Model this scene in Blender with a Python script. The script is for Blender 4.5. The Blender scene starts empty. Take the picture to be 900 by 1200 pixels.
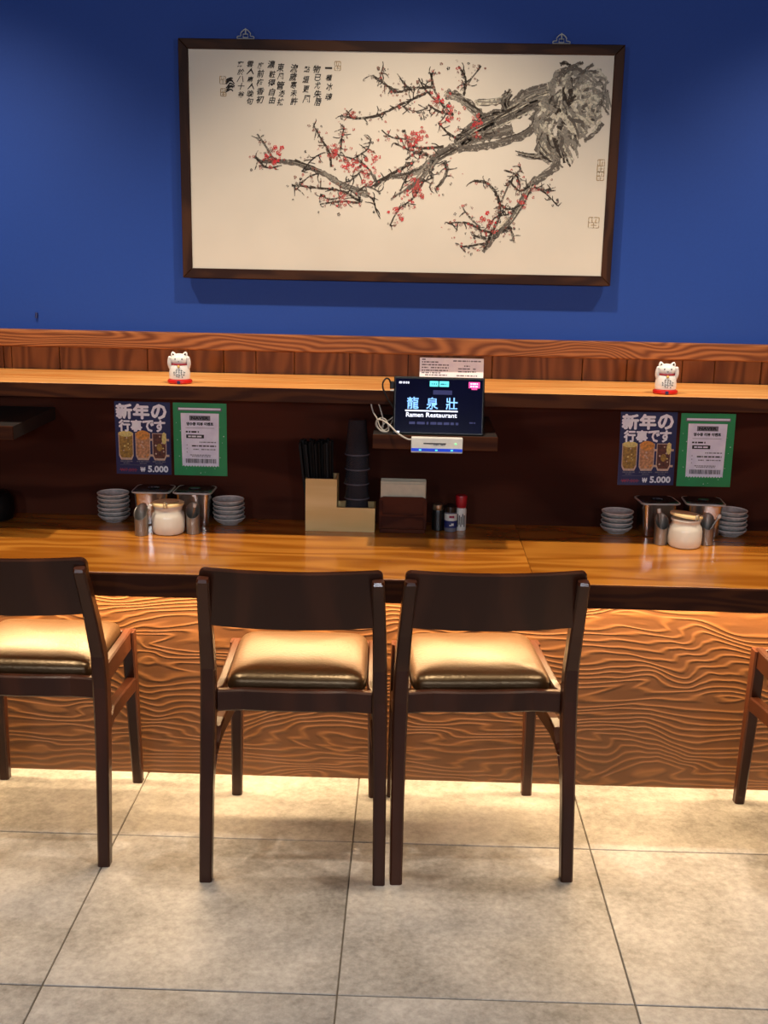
import bpy, bmesh, math, random
from mathutils import Vector, Matrix, noise as mnoise
R = math.radians
rnd = random.Random(7)
scene = bpy.context.scene
col = scene.collection

# ------------------------------------------------------------------ camera, world, lights
def rot_cam(p, y, r):
    fwd = Vector((math.sin(y)*math.cos(p), math.cos(y)*math.cos(p), -math.sin(p)))
    right = Vector((math.cos(y), -math.sin(y), 0)); up = right.cross(fwd)
    r2 = right*math.cos(r) + up*math.sin(r); u2 = up*math.cos(r) - right*math.sin(r)
    return Matrix((r2, u2, -fwd)).transposed()
cam = bpy.data.cameras.new('camera'); camo = bpy.data.objects.new('camera', cam); col.objects.link(camo)
camo.matrix_world = Matrix.Translation((0, 0, 1.4813)) @ rot_cam(.235, -.0213, .0193).to_4x4()
cam.sensor_fit = 'HORIZONTAL'; cam.sensor_width = 36; cam.lens = 36*1321.7/900
cam.clip_start = .05; cam.clip_end = 50
scene.camera = camo
scene.view_settings.view_transform = 'Standard'; scene.view_settings.look = 'None'
scene.view_settings.gamma = 1; scene.view_settings.exposure = 0
scene.view_settings.use_curve_mapping = False
w = bpy.data.worlds.new('room_ambient'); scene.world = w; w.use_nodes = True
w.node_tree.nodes['Background'].inputs[0].default_value = (.80, .74, .68, 1)
w.node_tree.nodes['Background'].inputs[1].default_value = .02
SPOT_COL = (1, .84, .65); STRIP_COL = (1, .70, .37)
def area(name, loc, rot, sx, sy, power, color, spread=180):
    l = bpy.data.lights.new(name, 'AREA'); l.shape = 'RECTANGLE'; l.size = sx; l.size_y = sy
    l.energy = power; l.color = color; l.spread = R(spread)
    o = bpy.data.objects.new(name, l); o.location = loc; o.rotation_euler = rot; col.objects.link(o); return o
def spot(name, loc, aim, power, color, angle, blend, rad=.03):
    l = bpy.data.lights.new(name, 'SPOT'); l.energy = power; l.color = color
    l.spot_size = R(angle); l.spot_blend = blend; l.shadow_soft_size = rad
    o = bpy.data.objects.new(name, l); o.location = loc
    o.rotation_euler = (Vector(aim)-Vector(loc)).to_track_quat('-Z', 'Y').to_euler(); col.objects.link(o); return o
# row of ceiling downlights in front of the wall
for k, x in enumerate((-2.45, -1.24, -.02, 1.17, 2.4)):
    spot('ceiling_downlight', (x, 2.30, 2.62), (x, 2.58, 1.2), 118, SPOT_COL, 90, .95)
# downlights over the aisle
for x in (-1.3, -.1, 1.1):
    spot('ceiling_downlight', (x, .75, 2.65), (x, .75, 0), 36, (1, .97, .95), 84, .8, .06)
# unseen fill lights added behind the camera to brighten the scene frontally
for x in (-1.6, 0, 1.6):
    l = bpy.data.lights.new('front_fill_light', 'POINT'); l.energy = 82; l.color = (.86, .89, 1); l.shadow_soft_size = .12
    o = bpy.data.objects.new('front_fill_light', l); o.location = (x, -1.6, 1.75); col.objects.link(o)
# LED strip under the counter
area('counter_strip_light', (.1, 2.885, .645), (0, 0, 0), 4.4, .015, 86, STRIP_COL)

# ------------------------------------------------------------------ helpers: materials
def newmat(name):
    m = bpy.data.materials.new(name); m.use_nodes = True
    nt = m.node_tree; b = nt.nodes['Principled BSDF']
    return m, nt, b
def lin(c):
    return tuple((x/255/12.92 if x/255 <= .04045 else ((x/255+.055)/1.055)**2.4) for x in c) + (1,)
def plain(name, rgb, rough=.5, metal=0, var=.08, scale=40, bump=0, emit=0, **kw):
    m, nt, b = newmat(name)
    c = lin(rgb)
    tc = nt.nodes.new('ShaderNodeTexCoord')
    n = nt.nodes.new('ShaderNodeTexNoise'); n.inputs['Scale'].default_value = scale; n.inputs['Detail'].default_value = 3
    nt.links.new(tc.outputs['Object'], n.inputs['Vector'])
    r = nt.nodes.new('ShaderNodeValToRGB')
    r.color_ramp.elements[0].position = .3; r.color_ramp.elements[1].position = .7
    r.color_ramp.elements[0].color = tuple(x*(1-var) for x in c[:3]) + (1,)
    r.color_ramp.elements[1].color = tuple(min(1, x*(1+var)) for x in c[:3]) + (1,)
    nt.links.new(n.outputs['Fac'], r.inputs['Fac']); nt.links.new(r.outputs['Color'], b.inputs['Base Color'])
    b.inputs['Roughness'].default_value = rough; b.inputs['Metallic'].default_value = metal
    if emit:
        b.inputs['Emission Color'].default_value = c; b.inputs['Emission Strength'].default_value = emit
    if bump:
        bp = nt.nodes.new('ShaderNodeBump'); bp.inputs['Strength'].default_value = bump; bp.inputs['Distance'].default_value = .002
        nt.links.new(n.outputs['Fac'], bp.inputs['Height']); nt.links.new(bp.outputs['Normal'], b.inputs['Normal'])
    for k, v in kw.items(): b.inputs[k].default_value = v
    return m
def math_node(nt, op, a, b_=None):
    n = nt.nodes.new('ShaderNodeMath'); n.operation = op
    for i, v in enumerate((a, b_)):
        if v is None: continue
        if isinstance(v, (int, float)): n.inputs[i].default_value = v
        else: nt.links.new(v, n.inputs[i])
    return n.outputs[0]
def wood(name, dark, light, stretch, axis, k=6, freq=20, rough=.4, bump=.1, dist=.002, contrast=(.25, .75), fibre=.25, sharp=1, coat=0, tint=.15, detail=2.5, warp=.35, spec=.5):
    """flat-sawn grain: contour lines of a stretched noise field; axis = unit vector across the grain"""
    m, nt, b = newmat(name); L = nt.links
    tc = nt.nodes.new('ShaderNodeTexCoord'); oi = nt.nodes.new('ShaderNodeObjectInfo')
    off = nt.nodes.new('ShaderNodeVectorMath'); off.operation = 'MULTIPLY_ADD'
    L.new(oi.outputs['Random'], off.inputs[0]); off.inputs[1].default_value = (7.3, 5.1, 3.7); L.new(tc.outputs['Object'], off.inputs[2])
    mp = nt.nodes.new('ShaderNodeVectorMath'); mp.operation = 'MULTIPLY'; mp.inputs[1].default_value = stretch
    L.new(off.outputs[0], mp.inputs[0])
    n = nt.nodes.new('ShaderNodeTexNoise'); n.inputs['Scale'].default_value = 1; n.inputs['Detail'].default_value = detail
    n.inputs['Roughness'].default_value = .45; n.inputs['Distortion'].default_value = warp
    L.new(mp.outputs[0], n.inputs['Vector'])
    dt = nt.nodes.new('ShaderNodeVectorMath'); dt.operation = 'DOT_PRODUCT'; dt.inputs[1].default_value = axis
    L.new(off.outputs[0], dt.inputs[0])
    h = math_node(nt, 'ADD', math_node(nt, 'MULTIPLY', n.outputs['Fac'], k*6.283), math_node(nt, 'MULTIPLY', dt.outputs['Value'], freq))
    s = math_node(nt, 'ADD', math_node(nt, 'MULTIPLY', math_node(nt, 'SINE', h), .5), .5)
    if sharp != 1: s = math_node(nt, 'POWER', s, sharp)
    f = nt.nodes.new('ShaderNodeTexNoise'); f.inputs['Scale'].default_value = 1; f.inputs['Detail'].default_value = 4
    mp2 = nt.nodes.new('ShaderNodeVectorMath'); mp2.operation = 'MULTIPLY'
    mp2.inputs[1].default_value = tuple(v*22 if v > min(stretch)*1.01 else v*4 for v in stretch)
    L.new(off.outputs[0], mp2.inputs[0]); L.new(mp2.outputs[0], f.inputs['Vector'])
    mix = math_node(nt, 'ADD', math_node(nt, 'MULTIPLY', s, 1-fibre), math_node(nt, 'MULTIPLY', f.outputs['Fac'], fibre))
    r = nt.nodes.new('ShaderNodeValToRGB'); r.color_ramp.elements[0].position = contrast[0]; r.color_ramp.elements[1].position = contrast[1]
    r.color_ramp.elements[0].color = lin(dark); r.color_ramp.elements[1].color = lin(light)
    L.new(mix, r.inputs['Fac'])
    big = nt.nodes.new('ShaderNodeTexNoise'); big.inputs['Scale'].default_value = 3; big.inputs['Detail'].default_value = 2
    L.new(off.outputs[0], big.inputs['Vector'])
    hs = nt.nodes.new('ShaderNodeHueSaturation'); L.new(r.outputs['Color'], hs.inputs['Color'])
    L.new(math_node(nt, 'ADD', math_node(nt, 'MULTIPLY', big.outputs['Fac'], tint*4), 1-tint*2), hs.inputs['Value'])
    L.new(hs.outputs['Color'], b.inputs['Base Color'])
    b.inputs['Specular IOR Level'].default_value = spec; b.inputs['Roughness'].default_value = rough; b.inputs['Coat Weight'].default_value = coat; b.inputs['Coat Roughness'].default_value = .12
    if bump:
        bp = nt.nodes.new('ShaderNodeBump'); bp.inputs['Strength'].default_value = bump; bp.inputs['Distance'].default_value = dist
        L.new(mix, bp.inputs['Height']); L.new(bp.outputs['Normal'], b.inputs['Normal'])
    return m

M = {}
def mat_wall():
    m, nt, b = newmat('blue_paint'); L = nt.links
    tc = nt.nodes.new('ShaderNodeTexCoord'); n = nt.nodes.new('ShaderNodeTexNoise')
    n.inputs['Scale'].default_value = 180; n.inputs['Detail'].default_value = 3; L.new(tc.outputs['Object'], n.inputs['Vector'])
    r = nt.nodes.new('ShaderNodeValToRGB'); r.color_ramp.elements[0].color = lin((8, 57, 141)); r.color_ramp.elements[1].color = lin((11, 64, 152))
    L.new(n.outputs['Fac'], r.inputs['Fac']); L.new(r.outputs['Color'], b.inputs['Base Color'])
    bp = nt.nodes.new('ShaderNodeBump'); bp.inputs['Strength'].default_value = .08; bp.inputs['Distance'].default_value = .001
    L.new(n.outputs['Fac'], bp.inputs['Height']); L.new(bp.outputs['Normal'], b.inputs['Normal'])
    b.inputs['Roughness'].default_value = .65; return m
def mat_tile():
    m, nt, b = newmat('grey_stone_tile'); L = nt.links
    tc = nt.nodes.new('ShaderNodeTexCoord'); oi = nt.nodes.new('ShaderNodeObjectInfo')
    off = nt.nodes.new('ShaderNodeVectorMath'); off.operation = 'MULTIPLY_ADD'; off.inputs[1].default_value = (9.1, 4.3, 6.7)
    L.new(oi.outputs['Random'], off.inputs[0]); L.new(tc.outputs['Object'], off.inputs[2])
    a = nt.nodes.new('ShaderNodeTexNoise'); a.inputs['Scale'].default_value = 3.2; a.inputs['Detail'].default_value = 7; a.inputs['Roughness'].default_value = .62
    c = nt.nodes.new('ShaderNodeTexNoise'); c.inputs['Scale'].default_value = 60; c.inputs['Detail'].default_value = 4; c.inputs['Roughness'].default_value = .7
    for q in (a, c): L.new(off.outputs[0], q.inputs['Vector'])
    v = math_node(nt, 'ADD', math_node(nt, 'MULTIPLY', a.outputs['Fac'], .62), math_node(nt, 'MULTIPLY', c.outputs['Fac'], .38))
    r = nt.nodes.new('ShaderNodeValToRGB')
    r.color_ramp.elements[0].position = .36; r.color_ramp.elements[0].color = lin((110, 107, 103))
    r.color_ramp.elements[1].position = .64; r.color_ramp.elements[1].color = lin((176, 172, 168))
    L.new(v, r.inputs['Fac']); L.new(r.outputs['Color'], b.inputs['Base Color'])
    b.inputs['Roughness'].default_value = .5
    bp = nt.nodes.new('ShaderNodeBump'); bp.inputs['Strength'].default_value = .06; bp.inputs['Distance'].default_value = .001
    L.new(c.outputs['Fac'], bp.inputs['Height']); L.new(bp.outputs['Normal'], b.inputs['Normal'])
    return m
def mat_ink(name, rgb, dry=.5, scale=(90, 90, 700)):
    """brush ink: dry-brush gaps let the paper show"""
    m, nt, b = newmat(name); L = nt.links
    b.inputs['Base Color'].default_value = lin(rgb); b.inputs['Roughness'].default_value = .9; b.inputs['Specular IOR Level'].default_value = .1
    tc = nt.nodes.new('ShaderNodeTexCoord')
    n = nt.nodes.new('ShaderNodeTexNoise'); n.inputs['Scale'].default_value = 170; n.inputs['Detail'].default_value = 4
    L.new(tc.outputs['Object'], n.inputs['Vector'])
    r = nt.nodes.new('ShaderNodeValToRGB'); r.color_ramp.elements[0].position = .25+dry*.2; r.color_ramp.elements[1].position = .45+dry*.2
    L.new(n.outputs['Fac'], r.inputs['Fac'])
    L.new(math_node(nt, 'ADD', math_node(nt, 'MULTIPLY', r.outputs['Color'], .75), .2), b.inputs['Alpha'])
    return m
M['wall'] = mat_wall(); M['tile'] = mat_tile()
M['grout'] = plain('tile_grout', (92, 84, 74), .9)
M['rail'] = wood('rail_wood', (100, 52, 25), (160, 98, 54), (2.4, 9, 10), (0, 0, 1), 14, 560, .45, .12, contrast=(.05, .9), detail=1.6, warp=.6, spec=.2)
M['plank'] = wood('plank_wood', (106, 60, 27), (138, 84, 41), (12, 9, 2.5), (1, 0, 0), 4, 160, .5, .08, contrast=(.15, .85), spec=.2)
M['shelf'] = wood('shelf_wood', (226, 142, 66), (248, 184, 108), (1.2, 14, 14), (0, 1, 0), 5, 160, .33, .05, contrast=(.1, .9), coat=.2)
M['counter'] = wood('counter_wood', (160, 92, 24), (198, 128, 46), (1.3, 6, 6), (0, 1, 0), 6, 60, .26, .05, contrast=(.1, .9), coat=.5)
M['panel'] = wood('embossed_pine', (98, 60, 29), (122, 78, 40), (2.1, 4, 6.2), (0, 0, 1), 12, 330, .5, .45, .003, contrast=(.15, .85), fibre=.1, sharp=2.4, detail=2.4, warp=.8)
M['edge'] = wood('dark_stained_edge', (46, 19, 7), (64, 31, 12), (2.0, 9, 12), (0, 0, 1), 5, 150, .62, .08, spec=.12)
M['dark_board'] = wood('dark_back_board', (54, 23, 13), (72, 35, 22), (1.2, 4, 5), (0, 0, 1), 4, 15, .7, .08, spec=.08)
M['chair'] = wood('dark_walnut_stain', (50, 22, 11), (64, 31, 17), (5, 5, 1.4), (1, 0, 0), 3, 40, .34, .05, coat=.12, spec=.3)
M['ledge_shade'] = plain('shaded_ledge_board', (22, 13, 10), .7)  # near-black base puts the shelf's shadow into the ledge board colour
M['rubber'] = plain('black_rubber', (16, 15, 14), .7)
M['leather'] = plain('black_leather', (44, 28, 13), .32, var=.15, scale=120, bump=.35, **{'Specular Tint': (1, .74, .45, 1), 'Specular IOR Level': 1.0})
M['frame'] = wood('frame_wood', (44, 22, 11), (66, 38, 20), (4, 20, 20), (0, 0, 1), 3, 50, .5, .05, spec=.15)
M['frame_v'] = wood('frame_wood_upright', (44, 22, 11), (66, 38, 20), (20, 20, 4), (1, 0, 0), 3, 50, .5, .05, spec=.15)
M['paper'] = plain('rice_paper', (218, 206, 188), .85, var=.03, scale=6)
M['ink_dark'] = mat_ink('ink_dark', (66, 58, 52), .3)
M['ink_mid'] = mat_ink('ink_mid', (104, 96, 88), .35)
M['ink_pale'] = mat_ink('ink_pale', (146, 138, 126), .4)
M['ink_text'] = plain('ink_text', (44, 38, 34), .9, var=.3)
M['ink_dry'] = mat_ink('ink_white', (214, 204, 182), .6)
M['petal'] = mat_ink('petal_red', (186, 88, 82), .4)
M['petal_deep'] = mat_ink('petal_deep', (206, 54, 62), .2)
M['petal_pale'] = mat_ink('petal_brown', (140, 96, 82), .6)
M['seal'] = mat_ink('seal_brown', (178, 150, 108), .8)
M['steel'] = plain('brushed_steel', (196, 190, 182), .22, 1, .05, 30)
M['steel_rough'] = plain('satin_steel', (150, 143, 134), .42, .8, .08, 60)
M['lid_dark'] = plain('dark_lid', (24, 26, 28), .12, 0, .1)
M['rim_steel'] = plain('rim_steel', (226, 222, 214), .35, .5)
M['grey_plastic'] = plain('grey_plastic', (84, 82, 92), .18)
M['silver'] = plain('silver_metal', (214, 208, 190), .3, 1)
M['ceramic'] = plain('white_ceramic', (222, 214, 198), .22, 0, .02, 20, **{'Coat Weight': .3})
M['bamboo'] = wood('bamboo', (218, 182, 112), (236, 206, 142), (3, 20, 26), (0, 0, 1), 1.2, 60, .5, .04, contrast=(.0, 1))
M['lidwood'] = wood('pale_lid_wood', (244, 214, 152), (252, 230, 176), (3, 20, 20), (0, 1, 0), 1.5, 60, .5, .04)
M['plate'] = plain('blue_grey_glaze', (172, 174, 172), .28, 0, .25, 90)
M['plate_rim'] = plain('pale_rim_glaze', (216, 212, 204), .3)
M['black'] = plain('black_lacquer', (10, 9, 9), .5, **{'Specular IOR Level': .2})
M['blackplastic'] = plain('black_plastic', (14, 14, 15), .3)
M['white'] = plain('white_plastic', (226, 222, 212), .4)
M['cat'] = plain('cat_glaze', (236, 230, 222), .3, 0, .02)
M['red'] = plain('red_glaze', (196, 26, 22), .35)
M['collar'] = plain('collar_red', (158, 22, 40), .4)
M['gold'] = plain('gold_bell', (214, 180, 96), .35)
M['pinkish'] = plain('ear_dark', (62, 42, 40), .5)
M['blk'] = plain('black_print', (22, 20, 22), .6)
M['navy'] = plain('navy_print', (28, 32, 84), .35)
M['green'] = plain('green_print', (40, 150, 84), .35, var=.12, scale=12)
M['wprint'] = plain('white_print', (248, 248, 255), .45)
M['receipt'] = plain('receipt_print', (236, 236, 252), .45)
M['greyprint'] = plain('grey_print', (110, 108, 118), .5)
M['redprint'] = plain('red_print', (150, 40, 70), .5)
M['beer'] = plain('golden_drink_print', (160, 122, 42), .45, var=.45, scale=160)
M['orange'] = plain('orange_drink_print', (214, 142, 52), .45, var=.4, scale=160)
M['peach'] = plain('peach_drink_print', (196, 140, 92), .45, var=.4, scale=160)
M['cola'] = plain('dark_drink_print', (92, 42, 22), .45, var=.5, scale=140)
M['glassprint'] = plain('glass_print', (206, 176, 150), .45, var=.2, scale=200)
M['lemon'] = plain('lemon_print', (224, 206, 120), .45, var=.2, scale=200)
M['napkin'] = plain('napkin_paper', (206, 196, 170), .8, var=.06, scale=60)
M['holder'] = wood('red_brown_wood', (58, 22, 10), (80, 36, 18), (8, 20, 20), (0, 0, 1), 2, 60, .5, .04, spec=.12)
M['redcap'] = plain('red_cap', (168, 22, 34), .4)
M['labelblue'] = plain('blue_label', (36, 44, 104), .5)
M['cable_w'] = plain('white_cable', (200, 190, 176), .5)
M['cable_b'] = plain('black_cable', (14, 12, 12), .5)
M['blue_strip'] = plain('blue_strip', (24, 70, 220), .4, emit=.25)
M['led'] = plain('green_led', (120, 255, 140), .4, emit=1.2)
M['screen'] = plain('screen_navy', (3, 4, 26), .12, var=.6, scale=9, emit=.55)
M['s_white'] = plain('screen_white', (226, 232, 255), .3, emit=.9)
M['s_blue'] = plain('screen_light_blue', (120, 176, 255), .3, var=.3, scale=30, emit=1.0)
M['s_cyan'] = plain('screen_cyan', (92, 222, 224), .3, emit=.8)
M['s_pink'] = plain('screen_pink', (236, 70, 150), .3, emit=.8)
M['s_dim'] = plain('screen_dim', (22, 24, 74), .3, emit=.6)
M['s_teal'] = plain('screen_teal', (20, 110, 130), .3, emit=.6)
def smoke():
    m, nt, b = newmat('smoked_plastic')
    b.inputs['Base Color'].default_value = (.20, .19, .22, 1); b.inputs['Roughness'].default_value = .14
    b.inputs['Transmission Weight'].default_value = .85; b.inputs['IOR'].default_value = 1.2
    return m
M['smoke'] = smoke()

# ------------------------------------------------------------------ helpers: geometry
def tag(o, label=None, cat=None, group=None, kind=None):
    if label: o['label'] = label
    if cat: o['category'] = cat
    if group: o['group'] = group
    if kind: o['kind'] = kind
    return o
def empty(name, loc=(0, 0, 0), rz=0):
    o = bpy.data.objects.new(name, None); o.location = loc; o.rotation_euler = (0, 0, rz)
    o.empty_display_size = .05; col.objects.link(o); return o
def obj(name, bm, mats, parent=None, smooth=False, loc=None, rot=None):
    bmesh.ops.recalc_face_normals(bm, faces=bm.faces)
    me = bpy.data.meshes.new(name); bm.to_mesh(me); bm.free()
    for m in (mats if isinstance(mats, (list, tuple)) else [mats]): me.materials.append(M[m] if isinstance(m, str) else m)
    if smooth:
        for p in me.polygons: p.use_smooth = True
        me.set_sharp_from_angle(angle=R(38))
    o = bpy.data.objects.new(name, me); col.objects.link(o)
    if parent: o.parent = parent
    if loc: o.location = loc
    if rot: o.rotation_euler = rot
    return o
def flat_obj(name, bm, mats, parent=None):      # printed flat pieces: no normal fixing needed
    me = bpy.data.meshes.new(name); bm.to_mesh(me); bm.free()
    for m in (mats if isinstance(mats, (list, tuple)) else [mats]): me.materials.append(M[m])
    o = bpy.data.objects.new(name, me); col.objects.link(o)
    if parent: o.parent = parent
    return o
def kids(o): return [c for c in bpy.data.objects if c.parent == o]
def copy_tree(o, parent=None):
    c = o.copy(); col.objects.link(c); c.parent = parent
    for ch in kids(o): copy_tree(ch, c)
    return c
def box(bm, x0, x1, y0, y1, z0, z1, bev=0, seg=2, mi=0):
    vs = [bm.verts.new((x, y, z)) for z in (z0, z1) for y in (y0, y1) for x in (x0, x1)]
    fs = [bm.faces.new([vs[i] for i in q]) for q in ((0, 2, 3, 1), (4, 5, 7, 6), (0, 1, 5, 4), (2, 6, 7, 3), (0, 4, 6, 2), (1, 3, 7, 5))]
    for f in fs: f.material_index = mi
    if bev:
        es = list({e for f in fs for e in f.edges})
        r = bmesh.ops.bevel(bm, geom=es, offset=bev, segments=seg, profile=.5, affect='EDGES')
        for f in r['faces']: f.material_index = mi
    return bm
def boxo(name, mats, parent, *a, bev=0, seg=2, **k):
    bm = bmesh.new(); box(bm, *a, bev=bev, seg=seg); return obj(name, bm, mats, parent, **k)
def lathe(bm, prof, n=32, cx=0, cy=0, cap0=True, cap1=True, mi=0, sx=1, sy=1):
    rings = []
    for r, z in prof:
        rings.append([bm.verts.new((cx+sx*r*math.cos(2*math.pi*i/n), cy+sy*r*math.sin(2*math.pi*i/n), z)) for i in range(n)])
    for a, b in zip(rings, rings[1:]):
        for i in range(n):
            f = bm.faces.new((a[i], a[(i+1) % n], b[(i+1) % n], b[i])); f.material_index = mi
    if cap0: bm.faces.new(rings[0][::-1]).material_index = mi
    if cap1: bm.faces.new(rings[-1]).material_index = mi
    return rings
def catmull(pts, n=6):
    P = [Vector(p) for p in pts]; out = []
    for i in range(len(P)-1):
        p0 = P[max(i-1, 0)]; p1 = P[i]; p2 = P[i+1]; p3 = P[min(i+2, len(P)-1)]
        for k in range(n):
            t = k/n
            out.append(.5*((2*p1)+(p2-p0)*t+(2*p0-5*p1+4*p2-p3)*t*t+(3*p1-p0-3*p2+p3)*t*t*t))
    out.append(P[-1]); return out
def tube(bm, pts, r, n=8, smooth_n=6, mi=0):
    P = catmull(pts, smooth_n) if smooth_n else [Vector(p) for p in pts]
    rings = []; up = Vector((0, 0, 1))
    for i, p in enumerate(P):
        d = (P[min(i+1, len(P)-1)]-P[max(i-1, 0)]).normalized()
        a = d.cross(up)
        if a.length < .05: a = d.cross(Vector((1, 0, 0)))
        a.normalize(); b = d.cross(a).normalized()
        rr = r(i/(len(P)-1)) if callable(r) else r
        rings.append([bm.verts.new(p+a*rr*math.cos(2*math.pi*k/n)+b*rr*math.sin(2*math.pi*k/n)) for k in range(n)])
    for a, b in zip(rings, rings[1:]):
        for k in range(n):
            bm.faces.new((a[k], a[(k+1) % n], b[(k+1) % n], b[k])).material_index = mi
    bm.faces.new(rings[0][::-1]).material_index = mi; bm.faces.new(rings[-1]).material_index = mi
def sweep(bm, secs, bev=.004):
    """rectangular sections: list of (centre, half x-axis vector, half other vector)"""
    rings = []
    for c, a, b in secs:
        c, a, b = Vector(c), Vector(a), Vector(b)
        t = .72
        ring = []
        for (u, v) in ((1, t), (t, 1), (-t, 1), (-1, t), (-1, -t), (-t, -1), (t, -1), (1, -t)):
            # keep the chamfer small and even
            uu = math.copysign(1 if abs(u) == 1 else 1-bev/a.length, u); vv = math.copysign(1 if abs(v) == 1 else 1-bev/b.length, v)
            ring.append(bm.verts.new(c+a*uu+b*vv))
        rings.append(ring)
    for a, b in zip(rings, rings[1:]):
        for k in range(8): bm.faces.new((a[k], a[(k+1) % 8], b[(k+1) % 8], b[k]))
    bm.faces.new(rings[0][::-1]); bm.faces.new(rings[-1])
    return bm
def ellipsoid(bm, c, rx, ry, rz, n=20, m=12, mi=0):
    c = Vector(c); rings = []
    top = bm.verts.new(c+Vector((0, 0, rz))); bot = bm.verts.new(c-Vector((0, 0, rz)))
    for j in range(1, m):
        th = math.pi*j/m
        rings.append([bm.verts.new(c+Vector((rx*math.sin(th)*math.cos(2*math.pi*i/n), ry*math.sin(th)*math.sin(2*math.pi*i/n), rz*math.cos(th)))) for i in range(n)])
    for i in range(n):
        bm.faces.new((top, rings[0][i], rings[0][(i+1) % n])).material_index = mi
        bm.faces.new((bot, rings[-1][(i+1) % n], rings[-1][i])).material_index = mi
    for a, b in zip(rings, rings[1:]):
        for i in range(n): bm.faces.new((a[i], b[i], b[(i+1) % n], a[(i+1) % n])).material_index = mi
# flat print helpers: local plane x right, z up, facing -y
def quad(bm, x0, x1, z0, z1, y=0, mi=0):
    f = bm.faces.new([bm.verts.new(p) for p in ((x0, y, z0), (x1, y, z0), (x1, y, z1), (x0, y, z1))]); f.material_index = mi
def poly(bm, pts, y=0, mi=0):
    f = bm.faces.new([bm.verts.new((p[0], y, p[1])) for p in pts]); f.material_index = mi
_tmp = bpy.data.objects.new('text_scratch', None)
def text_mesh(s, cx, cz, wd, ht, y=0, offset=0, shear=0, bm=None, mi=0, res=2, bold=0):
    if bold:
        bm = bm or bmesh.new()
        for i in range(9):
            a = i*2*math.pi/8; r_ = bold if i < 8 else 0
            text_mesh(s, cx+r_*math.cos(a), cz+r_*math.sin(a), wd-2*bold, ht-2*bold, y-i*.00001, 0, shear, bm, mi, res)
        return bm
    c = bpy.data.curves.new('lettering', 'FONT'); c.body = s; c.resolution_u = res; c.offset = offset; c.shear = shear
    o = bpy.data.objects.new('lettering', c); col.objects.link(o)
    bpy.context.view_layer.update()
    me = bpy.data.meshes.new_from_object(o.evaluated_get(bpy.context.evaluated_depsgraph_get()))
    bpy.data.objects.remove(o); bpy.data.curves.remove(c)
    xs = [v.co.x for v in me.vertices]; ys = [v.co.y for v in me.vertices]
    x0, x1, y0, y1 = min(xs), max(xs), min(ys), max(ys)
    if bm is None: bm = bmesh.new()
    vs = [bm.verts.new((cx+((v.co.x-x0)/(x1-x0)-.5)*wd, y, cz+((v.co.y-y0)/max(y1-y0, 1e-6)-.5)*ht)) for v in me.vertices]
    for p in me.polygons:
        try: bm.faces.new([vs[i] for i in p.vertices]).material_index = mi
        except ValueError: pass
    bpy.data.meshes.remove(me)
    return bm
def scribble(bm, x0, x1, z, h, y, mi=0, seed=0, fill=.95):
    """a line of print too small to read: short word bars"""
    rr = random.Random(seed); x = x0
    while x < x1-h*.3:
        wv = min(rr.uniform(.5, 2.6)*h, x1-x)
        if rr.random() < fill: quad(bm, x, x+wv, z-h*.4, z+h*.4, y, mi)
        x += wv+h*rr.uniform(.3, .6)

# ------------------------------------------------------------------ the setting
XL, XR = -2.6, 2.6
bm = bmesh.new(); box(bm, XL, XR, 3.085, 3.25, 1.21, 2.75); wall = obj('wall_back', bm, 'wall'); tag(wall, 'deep blue painted wall above the wooden rail', kind='structure')
bm = bmesh.new(); box(bm, XL, XR, -1.0, 3.2, -.06, -.004); floor = obj('floor', bm, 'grout'); tag(floor, 'floor of large grey stone tiles with thin joints', kind='structure')
TX, TY, TS = -.7182, 2.5852, .5985
def tile_mesh(x0, x1, y0, y1):
    bm = bmesh.new(); box(bm, x0, x1, y0, y1, -.012, 0, bev=.0012, seg=1)
    me = bpy.data.meshes.new('tile'); bmesh.ops.recalc_face_normals(bm, faces=bm.faces); bm.to_mesh(me); bm.free(); me.materials.append(M['tile']); return me
g = .0016
full = tile_mesh(g, .6-g, g, TS-g); cut = tile_mesh(g, .6-g, g, .352)
for i in range(-3, 5):
    for j in range(-5, 1):
        o = bpy.data.objects.new('tile', cut if j == 0 else full); col.objects.link(o); o.parent = floor
        o.location = (TX+.6*i, TY+TS*j, rnd.uniform(-.0004, .0003))
# planks above the shelf: pieces of the wall
seams = [-2.6, -2.3, -2.0, -1.7, -1.4, -1.124, -1.102, -.969, -.725, -.614, -.515, -.426, -.32, -.168, -.008, .222, .468, .589, .739, .827, .953, 1.2, 1.5, 1.8, 2.1, 2.6]
for a, b in zip(seams, seams[1:]):
    bm = bmesh.new(); box(bm, a+.0008, b-.0008, 3.10+rnd.uniform(-.0012, .0008), 3.125, 1.095, 1.209, bev=.0012, seg=1)
    obj('plank', bm, 'plank', wall)
bm = bmesh.new(); box(bm, XL, XR, 3.058, 3.085, 1.187, 1.2325, bev=.0035); tag(obj('trim_1', bm, 'rail'), 'brown grained wood rail capping the planks under the blue wall', kind='structure')
bm = bmesh.new(); box(bm, XL, XR, 3.10, 3.13, .64, 1.095); tag(obj('trim_2', bm, 'dark_board'), 'dark brown back board between counter and shelf', kind='structure')
bm = bmesh.new(); box(bm, XL, XR, 2.934, 2.954, -.002, .655); tag(obj('trim_3', bm, 'panel'), 'embossed wavy grained wood panel below the counter', kind='structure')
bm = bmesh.new(); tube(bm, [(-1.0215, 3.086, 1.268), (-1.0215, 3.081, 1.268)], .003, 8, 0); tube(bm, [(-1.0205, 3.0825, 1.277), (-1.022, 3.0815, 1.262)], .0036, 8, 0)
tag(obj('wall_hook', bm, 'navy'), 'tiny dark hook low on the blue wall at far left', 'hook')

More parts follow.
